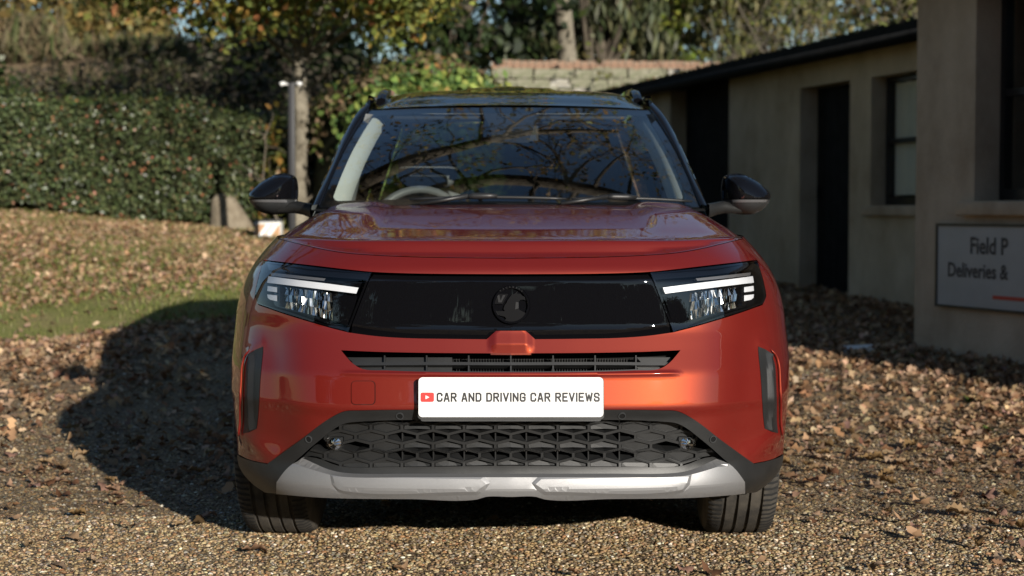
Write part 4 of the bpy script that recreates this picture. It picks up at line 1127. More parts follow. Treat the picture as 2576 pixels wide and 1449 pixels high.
def bar_into(mb, pts, width, off, depth, m=0):
    a = np.array([p[0] for p in pts]); z = np.array([p[1] for p in pts])
    P = pos(a, z, off); N = base_nrm(a, z)
    t = np.gradient(P, axis=0); t /= np.linalg.norm(t, axis=1, keepdims=True)
    b = np.cross(t, N); V = []; Fc = []; k = len(a)
    for i in range(k):
        for (u, d) in ((-1, 0), (1, 0), (1, 1), (-1, 1)):
            V.append(P[i] + b[i] * u * width / 2 - N[i] * d * depth)
    for i in range(k - 1):
        for j in range(4):
            Fc.append((i * 4 + j, i * 4 + (j + 1) % 4, i * 4 + 4 + (j + 1) % 4, i * 4 + 4 + j))
    Fc += [(0, 1, 2, 3), (4 * k - 1, 4 * k - 2, 4 * k - 3, 4 * k - 4)]
    mb.add(V, Fc, m)

def smoothstep(x): x = np.clip(x, 0, 1); return x * x * (3 - 2 * x)

# ---- outlines, right half (offset from the axis, row of the picture)
L_cut = [(0, 649), (118, 648), (234, 646), (330, 642), (413, 636), (480, 625), (530, 613), (584, 600)]
L_top = [(0, 691), (186, 690), (270, 688.5), (350, 685), (420, 678), (489, 670), (560, 662), (621, 655)]
L_headtop = L_top[3:]
L_bot = [(408, 835), (455, 823), (507, 808), (575, 787), (634, 766)]
L_low = [(0, 833), (37, 833), (61, 852), (160, 851), (265, 849), (340, 844), (408, 835)]
L_intake_t = [(0, 889), (200, 887.5), (330, 885), (427, 881)]
L_intake_b = [(427, 881), (414, 897), (398, 914), (374, 928), (310, 932), (234, 935), (110, 937), (0, 937)]
L_trim_t = [(0, 1032), (380, 1032), (418, 1034), (457, 1053), (530, 1108), (611, 1167)]
L_trim_in = [(0, 1059), (380, 1060), (421, 1066), (483, 1109), (539, 1158)]
L_skid_t = [(0, 1190), (250, 1190), (416, 1189), (446, 1185), (539, 1158)]
L_skid_b = [(588, 1240), (520, 1246), (456, 1250), (250, 1253), (85, 1254), (64, 1248), (0, 1248)]

arch_c, arch_r = (0.86, 0.35), 0.405
def arch_pts(z0, z1, n=14, side=-1):
    out = []
    for z in np.linspace(z0, z1, n):
        ds = math.sqrt(max(0, arch_r ** 2 - (z - arch_c[1]) ** 2))
        s = arch_c[0] + side * ds
        out.append((float(a_of_s(s, z)), float(z)))
    return out

c_cut = PXL(L_cut); c_top = PXL(L_top); c_low = PXL(L_low); c_bot = PXL(L_bot)
h_out = PXL([(634, 766), (640, 760), (643, 750), (638, 715), (621, 655)], 8)
corner_z = h_out[2][1]
cut_end = c_cut[-1]; top_end = c_top[-1]
g = 0.0016

# bumper skin -------------------------------------------------------------
seam_z = pix(643, 750)[1]
arch_hi = arch_pts(0.30, seam_z - 0.10, 16)
trim_side = pix(676, 1150)
arch_low = [p for p in arch_pts(trim_side[1], seam_z - 0.09, 16)]
o_b = [(p[0], p[1] - g) for p in c_low[:]] + [(p[0], p[1] - g) for p in c_bot[1:]]
o_b += [(pix(645, 760)[0] + .004, seam_z + .004)]
o_b += [(float(a), float(z)) for a, z in zip(np.linspace(o_b[-1][0] + .02, arch_low[-1][0], 10), np.linspace(seam_z, arch_low[-1][1], 10))]
o_b += arch_low[::-1]
o_b += PXL([(676, 1149), (650, 1158), (611, 1166)])[1:]
o_b += PXL(L_trim_t[::-1])[1:]
intake = mir(PXL(L_intake_t)[:-1] + PXL(L_intake_b))

curt = [(630, 870), (644, 878), (656, 893), (664, 912), (668, 960), (669, 1037), (667, 1089), (655, 1086), (642, 1079), (640, 1040), (638, 960), (634, 900)]
curt_az = PXL(curt, 10, True)
rim_line = PXL([(632, 862), (652, 876), (664, 896), (671, 920), (674, 1037), (673, 1095)], 10)
low_ridge = PXL([(672, 1094), (648, 1112), (618, 1140), (600, 1152)], 10)
def bumper_disp(a, z):
    sh = a.shape; P = np.stack([np.abs(a).ravel(), z.ravel()], 1)
    d = polydist(P, rim_line, False)
    r = 0.003 * np.exp(-(d / 0.016) ** 2)
    d2 = polydist(P, low_ridge, False)
    r += 0.008 * np.exp(-(d2 / 0.034) ** 2)
    # hollow inboard of the side vents
    hol = polydist(P, PXL_hol, False)
    r -= 0.020 * np.exp(-(hol / 0.10) ** 2)
    # centre keystone below the black panel
    ks = np.clip((0.066 - np.abs(P[:, 0])) / 0.026, 0, 1) * np.clip((P[:, 1] - z_int_top) / 0.020, 0, 1)
    r += 0.012 * ks
    # lip above the plate
    r += 0.006 * np.exp(-((P[:, 1] - z_lip) / 0.006) ** 2) * smoothstep((0.50 - np.abs(P[:, 0])) / 0.05)
    return r.reshape(sh)
PXL_hol = PXL([(606, 905), (600, 1000), (590, 1090)], 20)
z_int_top = pix(0, 890)[1]
z_lip = pix(0, 943)[1]
panel("front_bumper", mir(o_b), MT['paint'], disp=bumper_disp, holes=[intake], da=0.011, dz=0.008)

# strip between bonnet and lamps
o_f = [(a, z - g) for a, z in c_cut] + [(a, z + g) for a, z in c_top[::-1]]
panel("front_panel", mir(o_f), MT['paint'])

# wings, doors, rear ------------------------------------------------------
def side_line(pts):
    return [(float(a_of_s(s, z)), float(z)) for s, z in pts]
def dens(pts, step=0.03):
    out = []
    for p, q in zip(pts[:-1], pts[1:]):
        n = max(1, int(math.hypot(q[0] - p[0], q[1] - p[1]) / step))
        out += [(p[0] + (q[0] - p[0]) * i / n, p[1] + (q[1] - p[1]) * i / n) for i in range(n)]
    return out + [pts[-1]]
s_cut = float(surf(*cut_end)[1])
rear_arch = []
for t in np.linspace(0, math.pi, 19):
    pass
arch_full = []
for t in np.linspace(math.radians(185), math.radians(-10), 30):
    arch_full.append((arch_c[0] + arch_r * math.cos(t), arch_c[1] + arch_r * math.sin(t)))
a_front = [p for p in arch_full if p[1] > arch_low[-1][1] or p[0] > arch_c[0]]
wing = [cut_end] + side_line(dens([(s_cut + .03, .985), (0.7, .986), (1.48, .990), (1.5, .30)]))
wing += side_line(dens([(1.5, .27), (arch_full[-1][0] + .002, .27)]))
wing += side_line(dens(a_front[::-1], 0.02))
wing += [(float(a), float(z)) for a, z in zip(np.linspace(arch_low[-1][0] + .002, o_b[0][0] if False else h_out[2][0] + .006, 8), np.linspace(arch_low[-1][1] + .004, seam_z + .004, 8))]
wing += [(a + .0015, z) for a, z in h_out[2:]]
for sg in (1, -1):
    w = [(sg * a, z) for a, z in wing]
    panel("front_wing", w, MT['paint'], da=0.016, dz=0.014)
    d1 = side_line(dens([(1.505, .985), (2.50, .99), (2.50, .27), (1.505, .27)]))
    panel("front_door", [(sg * a, z) for a, z in d1], MT['paint'], da=0.05, dz=0.03)
    rc, rr = (3.53, .35), .40
    ra = [(rc[0] + rr * math.cos(t), rc[1] + rr * math.sin(t)) for t in np.linspace(math.radians(190), math.radians(-10), 24)]
    d2 = dens([(2.505, .99), (3.30, .99), (3.30, rc[1] + math.sqrt(rr * rr - .23 ** 2))]) + [p for p in ra if p[0] < 3.30][::-1] + dens([(ra[0][0], .27), (2.505, .27), (2.505, .98)])
    panel("rear_door", [(sg * a, z) for a, z in side_line(d2)], MT['paint'], da=0.05, dz=0.03)
    q = side_line(dens([(3.305, .99), (4.05, .99)]))
    aend = pl_a[-1]
    q += [(aend - .75, .99), (aend - .75, .30)]
    q += side_line(dens([(4.05, .30), (ra[-1][0] + .01, .28)])) + side_line([p for p in ra if p[0] > 3.305][::-1])
    panel("rear_quarter", [(sg * a, z) for a, z in q], MT['paint'], da=0.05, dz=0.03)
mb = MB()
mb.grid(lambda u, v: tuple(surf(np.array(pl_a[-1] - .76 + 0.76 * u * 1.0), np.array(.30 + .69 * v))), 12, 8)
mb.grid(lambda u, v: tuple(surf(np.array(-(pl_a[-1] - .76 + 0.76 * u * 1.0)), np.array(.30 + .69 * v))), 12, 8)
mb.build("tailgate", MT['paint'], car, smooth=True)

# bonnet ------------------------------------------------------------------
tz_g, tz_v = smooth_table([0, .03, .08, .18, .35, .6, .8, 1.0], [.936, .950, .966, .988, 1.017, 1.056, 1.079, 1.0915], 0, 1, 501, 0.02)
Pcut = np.array([surf(a, z) for a, z in c_cut])
XE_T = np.linspace(0, 1, 60)
XE_X = np.array([float(surf(a_of_s(.44 + q * 1.04, .987), np.array(.987))[0]) for q in XE_T]) + .001
XE_X = np.maximum.accumulate(np.maximum(XE_X, Pcut[-1, 0]))
def hood_raw(u, t):
    U = np.abs(u)
    xe = np.interp(t, XE_T, XE_X)
    x = u * xe
    s0 = .105 + t * 1.20; s1 = .44 + t * 1.04
    s = s0 + (s1 - s0) * U ** 4
    zc = np.interp(t, tz_g, tz_v)
    p = 3 + 9.5 * smoothstep(t / .55)
    z = zc + (.987 - zc) * U ** p - .012 * U ** 2 * smoothstep(t / .3)
    z = np.maximum(z, .985 - (1 - smoothstep(t / .05)) * .06)
    ax = np.abs(x)
    b = smoothstep((ax - .41) / .09) * (1 - smoothstep((ax - .60) / .13)) * smoothstep((t - .02) / .85)
    z = z + .017 * b - .010 * np.exp(-((ax - .56) / .085) ** 2) * np.exp(-((t - .86) / .10) ** 2) * 1.2
    return np.stack([x, s, z], -1)
def hood_fn(u, t):
    P = hood_raw(u, t)
    U = np.abs(u)
    tgt = np.stack([np.interp(U * Pcut[-1, 0], Pcut[:, 0], Pcut[:, 0]), np.interp(U * Pcut[-1, 0], Pcut[:, 0], Pcut[:, 1]), np.interp(U * Pcut[-1, 0], Pcut[:, 0], Pcut[:, 2])], -1)
    r0 = hood_raw(U, np.zeros_like(t)); d = tgt - r0
    d[..., 0] *= np.sign(u)
    return P + d * ((1 - t) ** 7)[..., None]
nu, nt_ = 120, 70
uu = np.sign(np.linspace(-1, 1, nu + 1)) * (1 - (1 - np.abs(np.linspace(-1, 1, nu + 1))) ** 1.35)
tt = np.linspace(0, 1, nt_ + 1) ** 1.3
UU, TT = np.meshgrid(uu, tt)
HP = hood_fn(UU, TT)
e = 1e-3
def hn(U, T):
    n = np.cross(hood_fn(U + e, T) - hood_fn(U - e, T), hood_fn(U, np.minimum(T + e, 1)) - hood_fn(U, np.maximum(T - e, 0)))
    return n / np.linalg.norm(n, axis=-1, keepdims=True)
HN = hn(UU, TT)
idx = np.arange((nu + 1) * (nt_ + 1)).reshape(nt_ + 1, nu + 1)
Fh = [(idx[j, i], idx[j, i + 1], idx[j + 1, i + 1], idx[j + 1, i]) for j in range(nt_) for i in range(nu)]
HV = HP.reshape(-1, 3); HNf = HN.reshape(-1, 3)
edge = [idx[0, i] for i in range(nu + 1)]
ev = HV[edge]; low = ev + np.array([0, .012, -.012])
n0 = len(HV)
Vh = np.vstack([HV, ev, low]); Nh = np.vstack([HNf, np.tile([0, -.8, -.6], (2 * len(edge), 1))])
Fh += [(n0 + i, n0 + i + 1, n0 + len(edge) + i + 1, n0 + len(edge) + i) for i in range(nu)]
link("bonnet", mesh("bonnet", Vh, Fh, True, Nh), MT['paint'], car)

# black centre panel ------------------------------------------------------
seam = PXL([(350, 686), (379, 760), (408, 835)], 12)
half = c_top[:[i for i, p in enumerate(c_top) if p[0] <= seam[0][0]][-1] + 1]
o_g = [(a, z - g) for a, z in half] + [(a - .002, z) for a, z in seam] + [(a, z + g) for a, z in c_low[::-1] if a < seam[-1][0] - .003]
zt = np.array(half); zb = np.array([p for p in c_low if p[0] > pix(61, 852)[0]])
def grille_disp(a, z):
    aa = np.abs(a)
    top = np.interp(aa, zt[:, 0], zt[:, 1]); bot = np.interp(aa, zb[:, 0], zb[:, 1])
    d = -0.016 * np.clip(1 - (top - z) / .019, 0, 1) - 0.020 * np.clip(1 - (z - bot) / .022, 0, 1)
    return d
gp = panel("grille_panel", mir(o_g), MT['gloss'], disp=grille_disp, da=0.012, dz=0.0035)

# emblem (ring, flag with V, griffin head, lettering round the rim)
ec = pix(1, 767); ER = 49 / 885.0
def eframe(off):
    def f(u, v, d):
        # u right, v up in units of the ring's radius
        P = pos(np.array(ec[0] + u * ER), np.array(ec[1] + v * ER), off + d); return tuple(P)
    return f
em = MB(); fr = eframe(0.001)
ring_o = [(math.cos(t), math.sin(t)) for t in np.linspace(0, 2 * math.pi, 65)[:-1]]
for i in range(64):
    a0, a1 = ring_o[i], ring_o[(i + 1) % 64]
    k = .86
    quad = [fr(*a0, 0), fr(*a1, 0), fr(*a1, .006), fr(*a0, .006), fr(a0[0] * .97, a0[1] * .97, .009), fr(a1[0] * .97, a1[1] * .97, .009),
            fr(a0[0] * k, a0[1] * k, .009), fr(a1[0] * k, a1[1] * k, .009), fr(a0[0] * (k - .02), a0[1] * (k - .02), 0), fr(a1[0] * (k - .02), a1[1] * (k - .02), 0)]
    em.add(quad, [(0, 1, 3, 2), (2, 3, 5, 4), (4, 5, 7, 6), (6, 7, 9, 8)])
def e_px(pts): return [((x - 690) / 565.0, (725 - y) / 565.0) for x, y in pts]
grif = e_px([(880, 318), (865, 400), (960, 405), (1010, 455), (1100, 500), (1112, 600), (1060, 570), (960, 580), (905, 640), (905, 820), (930, 870), (1125, 970), (1075, 1110),
             (1000, 1200), (860, 1245), (760, 1250), (690, 1225), (620, 1255), (470, 1200), (545, 1125), (500, 1070), (220, 1000), (190, 880), (270, 905), (505, 905), (460, 850), (495, 730), (550, 665), (575, 600), (630, 520), (700, 430), (790, 395)])
flag = e_px([(250, 405), (600, 405), (435, 700), (160, 700), (185, 560)])
vee = e_px([(262, 440), (335, 440), (370, 600), (435, 440), (515, 440), (400, 655), (305, 655)])
eye = e_px([(820, 640), (905, 650), (905, 820), (800, 860)])
for poly, d0, d1, m in ((grif, 0, .007, 2), (flag, 0, .006, 2), (vee, .006, .008, 1), (eye, .007, .0085, 1)):
    em.prism(poly[::-1], d0, d1, fr, m)
STROKES = {'V': [[(0, 1), (.31, 0), (.62, 1)]], 'A': [[(0, 0), (.25, 1), (.37, 1), (.62, 0)], [(.1, .28), (.52, .28)]], 'U': [[(0, 1), (0, .12), (.12, 0), (.5, 0), (.62, .12), (.62, 1)]],
           'X': [[(0, 0), (.62, 1)], [(0, 1), (.62, 0)]], 'H': [[(0, 0), (0, 1)], [(.62, 0), (.62, 1)], [(0, .5), (.62, .5)]], 'L': [[(0, 1), (0, 0), (.55, 0)]],
           'C': [[(.62, .74), (.62, .86), (.48, 1), (.14, 1), (0, .86), (0, .14), (.14, 0), (.48, 0), (.62, .14), (.62, .26)]],
           'R': [[(0, 0), (0, 1), (.47, 1), (.61, .88), (.61, .62), (.47, .49), (0, .49)], [(.30, .49), (.63, 0)]], 'N': [[(0, 0), (0, 1), (.62, 0), (.62, 1)]],
           'D': [[(0, .5), (0, 1), (.44, 1), (.62, .83), (.62, .17), (.44, 0), (0, 0), (0, .5)]], 'I': [[(0, 0), (0, 1)]],
           'G': [[(.62, .74), (.62, .86), (.48, 1), (.14, 1), (0, .86), (0, .14), (.14, 0), (.48, 0), (.62, .14), (.62, .46), (.34, .46)]],
           'E': [[(.56, 1), (0, 1), (0, 0), (.56, 0)], [(0, .52), (.46, .52)]], 'W': [[(0, 1), (.19, 0), (.42, .8), (.65, 0), (.84, 1)]],
           'S': [[(.61, .76), (.61, .87), (.48, 1), (.13, 1), (0, .87), (0, .65), (.13, .54), (.49, .46), (.62, .35), (.62, .13), (.49, 0), (.13, 0), (0, .13), (0, .24)]]}
def ribbon(pl, w):
    out = []; P = [Vector(p) for p in pl]
    for i in range(len(P) - 1):
        d = (P[i + 1] - P[i]).normalized(); n = Vector((-d.y, d.x)) * w / 2
        e0 = w * (.5 if i == 0 else .32); e1 = w * (.5 if i == len(P) - 2 else .32)
        p, q = P[i] - d * e0, P[i + 1] + d * e1
        out.append([p + n, q + n, q - n, p - n])
    return out
def glyph_width(ch): return max(x for s in STROKES[ch] for x, y in s)
for i, ch in enumerate("VAUXHALL"):
    th = math.radians(125 - i * 10.0) ; th = math.radians(128 - i * 11)
    cx, cy = .925 * math.cos(th), .925 * math.sin(th); rot = th - math.pi / 2
    for s in STROKES[ch]:
        for qd in ribbon(s, .2):
            V = []
            for q in qd:
                lx, ly = (q.x - .31) * .075, (q.y - .5) * .075
                V.append(fr(cx + lx * math.cos(rot) - ly * math.sin(rot), cy + lx * math.sin(rot) + ly * math.cos(rot), .0098))
            em.add(V, [(0, 1, 2, 3)], 1)
em.build("emblem", [MT['gloss'], pbr("emblem_satin", (.035, .035, .038), .22, .3), pbr("emblem_black", (.003, .003, .004), .32, 0, 0, .14)], gp, auto=30)

# headlamps ---------------------------------------------------------------
h_in = PXL([(408, 835), (379, 760), (350, 685.5)], 12)
head_o = [(a + .002, z) for a, z in h_in] + [(a, z - g) for a, z in PXL(L_headtop)][1:] + [(a - .002, z) for a, z in h_out[::-1]][1:-1] + [(a, z + g) for a, z in c_bot[::-1]][:-1]
drl = [(386, 723), (392, 738), (500, 724), (621, 707.5), (618, 690), (500, 707)]
blk1 = [(596, 720), (620, 716), (621, 729), (596, 733)]
blk2 = [(596, 741), (621, 738), (620, 747), (614, 752), (596, 756)]
strip = [(471, 697), (475, 704), (540, 697), (612, 688), (613, 680), (540, 689)]
refl = [(461, 735), (583, 717.5), (584, 772), (455, 805)]
upper_black = [(352, 687), (358, 703), (470, 694), (612, 676), (616, 658), (489, 672)]
chr_m = pbr("faceted_reflector", (.75, .74, .72), .12, 1.0, var=.35, scale=60)
for sg in (1, -1):
    hl = panel("headlight", [(sg * a, z) for a, z in head_o], MT['gloss'], off=-.034, skirt=0.0, da=.012, dz=.01)
    panel("headlight_lens", [(sg * a, z) for a, z in head_o], MT['lens'], hl, da=.012, dz=.008, skirt=0)
    # black rim under the edge of the clear cover
    q = np.array(head_o); cen = q.mean(0)
    inner = [tuple(p + (cen - p) / np.linalg.norm(cen - p) * .007) for p in q]
    panel("lamp_surround", [(sg * a, z) for a, z in head_o], MT['gloss'], hl, off=-.003, holes=[[(sg * a, z) for a, z in inner]], skirt=.03, da=.5, dz=.5)
    P_ = lambda L, st=12: [(sg * a, z) for a, z in PXL(L, st, True)]
    panel("top_band", P_(upper_black), MT['gloss'], hl, off=-.006, skirt=.02, da=.02, dz=.02)
    panel("light_guide", P_(drl), MT['drl'], hl, off=-.012, skirt=.012, da=.02, dz=.004)
    panel("light_guide", P_(blk1), MT['drl'], hl, off=-.012, skirt=.012)
    panel("light_guide", P_(blk2), MT['drl'], hl, off=-.012, skirt=.012)
    panel("indicator_strip", P_(strip), MT['smoke'], hl, off=-.013, skirt=.012, da=.02, dz=.006)
    panel("inner_cover", P_([(388, 745), (455, 737), (448, 806), (412, 820)]), MT['gloss'], hl, off=-.012, skirt=.012)
    # reflector bowls: tall mirror slats at uneven angles
    mb = MB(); R2 = random.Random(3)
    k = 24
    for i in range(k):
        t0, t1 = i / k, (i + 1) / k
        def edge_pt(t, v, dd):
            x = 460 + (584 - 460) * t + (1 - t) * v * -4; yt = 735 - 17.5 * t; yb = 805 - 33 * t
            a, z = pix(x, yt + (yb - yt) * v); return tuple(pos(np.array(sg * a), np.array(z), dd))
        cols_ = 3
        for j in range(cols_):
            v0, v1 = j / cols_, (j + 1) / cols_
            d00, d01, d10, d11 = [-.020 - .012 * R2.random() for _ in range(4)]
            mb.add([edge_pt(t0, v0, d00), edge_pt(t1, v0, d10), edge_pt(t1, v1, d11), edge_pt(t0, v1, d01)], [(0, 1, 2, 3)])
    mb.build("reflector", chr_m, hl)
    strip_on("divider", [(sg * a, z) for a, z in PXL([(590, 718), (589, 768)], 12)], .006, MT['gloss'], hl, -.010, .02)

# upper intake ------------------------------------------------------------
mb = MB()
bar_into(mb, PXL([(-420, 911), (-200, 909.5), (0, 910), (200, 909.5), (420, 911)], 14), .009, -.016, .03)
bar_into(mb, PXL([(-390, 925), (-200, 932), (0, 934), (200, 932), (390, 925)], 14), .006, -.012, .03)
for x in (-321, -214, -107, 0, 107, 214, 318):
    bar_into(mb, PXL([(x, 888), (x, 911), (x, 934)], 12), .004, -.020, .03)
it = mb.build("upper_intake", MT['plastic'], car)
for x0, x1 in ((-418, -150), (322, 412)):
    for y0, y1 in ((889, 906), (914, 931)):
        s0 = abs(x0) if x0 < 0 else x0
        o = [(x0 + (12 if y0 > 900 and x0 < 0 else 0) + (18 if y0 > 900 and x0 < 0 else 0), y0), (x1 - (20 if y0 > 900 and x0 > 0 else 0), y0), (x1 - (30 if y0 > 900 and x0 > 0 else 0), y1), (x0 + (30 if y0 > 900 and x0 < 0 else 16), y1)]
        panel("shutter", PXL(o, 20, True), MT['plastic'], it, off=-.034, skirt=.004)
# radiator fins deep in the opening
mb = MB()
for x in range(-140, 320, 7):
    bar_into(mb, PXL([(x, 885), (x, 940)], 60), .0015, -.060, .01)
mb.build("radiator_fins", MT['plastic'], it)
panel("air_duct", mir(PXL([(0, 872), (440, 868), (440, 945), (0, 950)], 30)), MT['dark'], off=-.075, skirt=0)

# lower cladding ----------------------------------------------------------
clad = PXL(L_trim_t) + PXL([(611, 1167), (650, 1159), (676, 1150)])[1:]
clad += [(a, z) for a, z in arch_pts(trim_side[1] - .002, .225, 6)]
clad += PXL([(668, 1200), (645, 1226), (618, 1237), (588, 1240), (588, 1214), (566, 1184), (539, 1158)])
clad += PXL(L_trim_in[::-1])[1:]
cl = panel("lower_cladding", mir(clad), MT['plastic'], off=.002, da=.015, dz=.012, skirt=.03)

# skid plate
skid = PXL(L_skid_t) + PXL([(539, 1158), (566, 1184), (587, 1212), (588, 1240)])[1:] + PXL(L_skid_b)[1:]
plateR = PXL([(62, 1218), (76, 1206), (445, 1199.5), (441, 1214), (430, 1228), (420, 1231), (88, 1234.5)], 10, True)
def skid_disp(a, z):
    P = np.stack([np.abs(a).ravel(), z.ravel()], 1)
    d = polydist(P, plateR) * np.where(inpoly(P, plateR), 1, -1)
    r = .004 - .36 * np.clip(-d, 0, .012)
    zt_ = np.interp(P[:, 0], np.array(skt)[:, 0], np.array(skt)[:, 1])
    r = r - .030 * np.clip(1 - (zt_ - P[:, 1]) / .012, 0, 1)
    return r.reshape(a.shape)
skt = PXL(L_skid_t); skb = np.array(PXL(L_skid_b))[::-1]
def off_poly(L, d):
    P = np.array(L); n = len(P); out = []
    ctr = P.mean(0)
    for i in range(n):
        t = P[(i + 1) % n] - P[i - 1]; nn_ = np.array([-t[1], t[0]]); nn_ /= np.linalg.norm(nn_) + 1e-9
        if nn_ @ (ctr - P[i]) < 0: nn_ = -nn_
        out.append(tuple(P[i] + nn_ * d))
    return out
gl = []
for sgn in (1, -1):
    for d_ in (0.0, -.012):
        q_ = [(sgn * x_, z_) for x_, z_ in off_poly(plateR, d_)]; gl.append(q_ + q_[:1])
gl.append([(x_, z_ - .012) for x_, z_ in [(-p[0], p[1]) for p in skt[::-1]] + skt[1:]][2:-2])
panel("skid_plate", mir(skid), MT['silver'], off=.004, disp=skid_disp, da=.02, dz=.006, skirt=.04, guides=gl, crisp=9)

# honeycomb lower grille --------------------------------------------------
open_poly = PXL(L_trim_in) + PXL(L_skid_t[::-1])[1:]
open_full = mir(open_poly)
open_px = spline(L_trim_in) + spline(L_skid_t[::-1])[1:]
open_px = [tuple(p) for p in open_px]; open_px += [(-x, y) for x, y in open_px[::-1]]
W2, RS, RISE, VS = 79.6, 23.45, 9.6, 13.8
mb = MB(); fills = MB()
seen = set()
def hexv(cx, cy, k=1.0):
    hw = W2 / 2 * k; r = (RISE + VS / 2) * k; v = VS / 2 * k
    return [(cx, cy - r), (cx + hw, cy - v), (cx + hw, cy + v), (cx, cy + r), (cx - hw, cy + v), (cx - hw, cy - v)]
rows = [(1060.2 + RS * i, i) for i in range(-1, 7)]
for cy, i in rows:
    offx = W2 / 2 if i % 2 == 0 else 0.0
    for kx in range(-8, 9):
        cx = offx + kx * W2
        hv = hexv(cx, cy)
        for p, q in zip(hv, hv[1:] + hv[:1]):
            key = tuple(sorted([(round(p[0], 1), round(p[1], 1)), (round(q[0], 1), round(q[1], 1))]))
            if key in seen: continue
            seen.add(key)
            mid = ((p[0] + q[0]) / 2, (p[1] + q[1]) / 2)
            if not inpoly(np.array([mid]), open_px)[0]: continue
            bar_into(mb, PXL([p, q], 30), .0075, -.028, .060)
        if not inpoly(np.array([[cx, cy]]), open_px)[0]: continue
        closed_cell = abs(cx) > 300
        h2 = hexv(cx, cy, .86)
        if closed_cell and not (abs(abs(cx) - 438) < 42 and i == 3):
            V = [tuple(pos(*[np.array(c) for c in pix(*p)], -.036)) for p in h2]
            fills.add(V, [tuple(range(6))])
        elif not closed_cell:
            if i % 2 == 0:      # open cells: upright blade and sloping floor
                bar_into(mb, PXL([(cx, cy - RISE - 5), (cx, cy + RISE + 5)], 30), .0035, -.040, .03)
                V = [tuple(pos(*[np.array(c) for c in pix(*p)], o)) for p, o in ((h2[4], -.036), (h2[3], -.034), (h2[2], -.036), ((h2[2][0], h2[2][1] - 5), -.075), ((h2[3][0], h2[3][1] - 7), -.078), ((h2[4][0], h2[4][1] - 5), -.075))]
                fills.add(V, [(0, 1, 4, 5), (1, 2, 3, 4)])
            else:               # blanked cells: faceted hood over a shadow gap
                V = [tuple(pos(*[np.array(c) for c in pix(*p)], o)) for p, o in ((h2[5], -.040), (h2[0], -.050), (h2[1], -.040), (h2[2], -.036), ((cx, cy + 4), -.034), (h2[4], -.036))]
                fills.add(V, [(0, 1, 4, 5), (1, 2, 3, 4)])
lg = mb.build("lower_grille", MT['plastic'], car)
fills.build("cell_blanks", MT['plastic'], lg)
panel("grille_cavity", mir(PXL([(0, 1050), (440, 1050), (560, 1170), (0, 1200)], 30)), MT['dark'], off=-.095, skirt=0)
panel("grille_sill", mir(PXL([(0, 1176), (300, 1177), (440, 1174), (520, 1156), (545, 1160), (446, 1188), (0, 1194)], 20)), MT['plastic'], lg, off=-.026, skirt=.02)
mb = MB()
for x in range(-120, 130, 5):
    mb.box(x / 890 - .001, x / 890 + .001, .115, .12, .36, .375)
mb.box(-.14, .14, .12, .13, .355, .36)
mb.build("intercooler", MT['chrome'], lg)

# side vents, sensors, fog lamps, tow cover -------------------------------
def vent_disp(a, z):
    lo = PXL([(654, 880), (655, 1040), (650, 1082)], 30)
    P = np.stack([np.abs(a).ravel(), z.ravel()], 1)
    d = polydist(P, lo, False)
    return (.012 * np.clip(1 - d / .02, 0, 1)).reshape(a.shape)
for sg in (1, -1):
    panel("side_vent", [(sg * a, z) for a, z in curt_az], MT['plastic'], off=.004, disp=lambda a, z: bumper_disp(a, z) + vent_disp(a, z) - .003, da=.006, dz=.02, skirt=.012)
    mb = MB(); rp = PXL([(652, 880), (661, 892), (668, 912), (672, 960), (673, 1040), (671, 1094)], 8)
    mb.tube([tuple(pos(np.array(sg * a), np.array(z), .006, bumper_disp)) for a, z in rp], [.001] + [.0042] * (len(rp) - 2) + [.002], 8)
    mb.build("vent_rim", MT['paint'], car, smooth=True)
    for (x, y) in ((279, 1045), (507, 1104)):
        c0 = pix(sg * x, y); mb = MB()
        nn = base_nrm(np.array(c0[0]), np.array(c0[1])); P0 = pos(np.array(c0[0]), np.array(c0[1]), .002)
        T1 = Vector(nn).cross(Vector((0, 0, 1))).normalized(); T2 = Vector(nn).cross(T1)
        prof = [(0.011, 0.0), (0.011, .0035), (.0085, .0035), (.0085, .001), (0.0, .001)]
        n = 20; V = []; Fc = []
        for j in range(n):
            t = 2 * math.pi * j / n
            for r, h in prof: V.append(Vector(P0) + (T1 * math.cos(t) + T2 * math.sin(t)) * r + Vector(nn) * h)
        kk = len(prof)
        for j in range(n):
            for i in range(kk - 1): Fc.append((j * kk + i, j * kk + i + 1, ((j + 1) % n) * kk + i + 1, ((j + 1) % n) * kk + i))
        mb.add(V, Fc); ps = mb.build("parking_sensor", MT['trim'], cl)
        for f_ in ps.data.polygons:
            if f_.index % (kk - 1) == kk - 2: f_.material_index = 1
        ps.data.materials.append(MT['dark'])
    # fog lamp
    fo = [(431, 1108), (469, 1108), (472, 1124), (453, 1141), (432, 1128)]
    fgl = panel("fog_lamp", [(sg * a, z) for a, z in PXL(fo, 12, True)], MT['trim'], lg, off=-.030, skirt=.015)
    mb = MB(); R3 = random.Random(9); c0 = (451, 1123)
    for i in range(12):
        t0, t1 = 2 * math.pi * i / 12, 2 * math.pi * (i + 1) / 12
        def fp(t, r, d): a, z = pix(c0[0] + 17 * r * math.cos(t), c0[1] + 15 * r * math.sin(t)); return tuple(pos(np.array(sg * a), np.array(z), d))
        d_ = [-.024 + .006 * R3.random() for _ in range(3)]
        mb.add([fp(t0, 1, -.026), fp(t1, 1, -.026), fp(t1, .5, d_[0]), fp(t0, .5, d_[1])], [(0, 1, 2, 3)])
        mb.add([fp(t0, .5, d_[1]), fp(t1, .5, d_[0]), fp(0, 0, -.020)], [(0, 1, 2)])
    mb.build("fog_reflector", MT['chrome'], lg)
    panel("fog_lens", [(sg * a, z) for a, z in PXL(fo, 6, True)], MT['lens'], lg, off=-.016, skirt=.012)
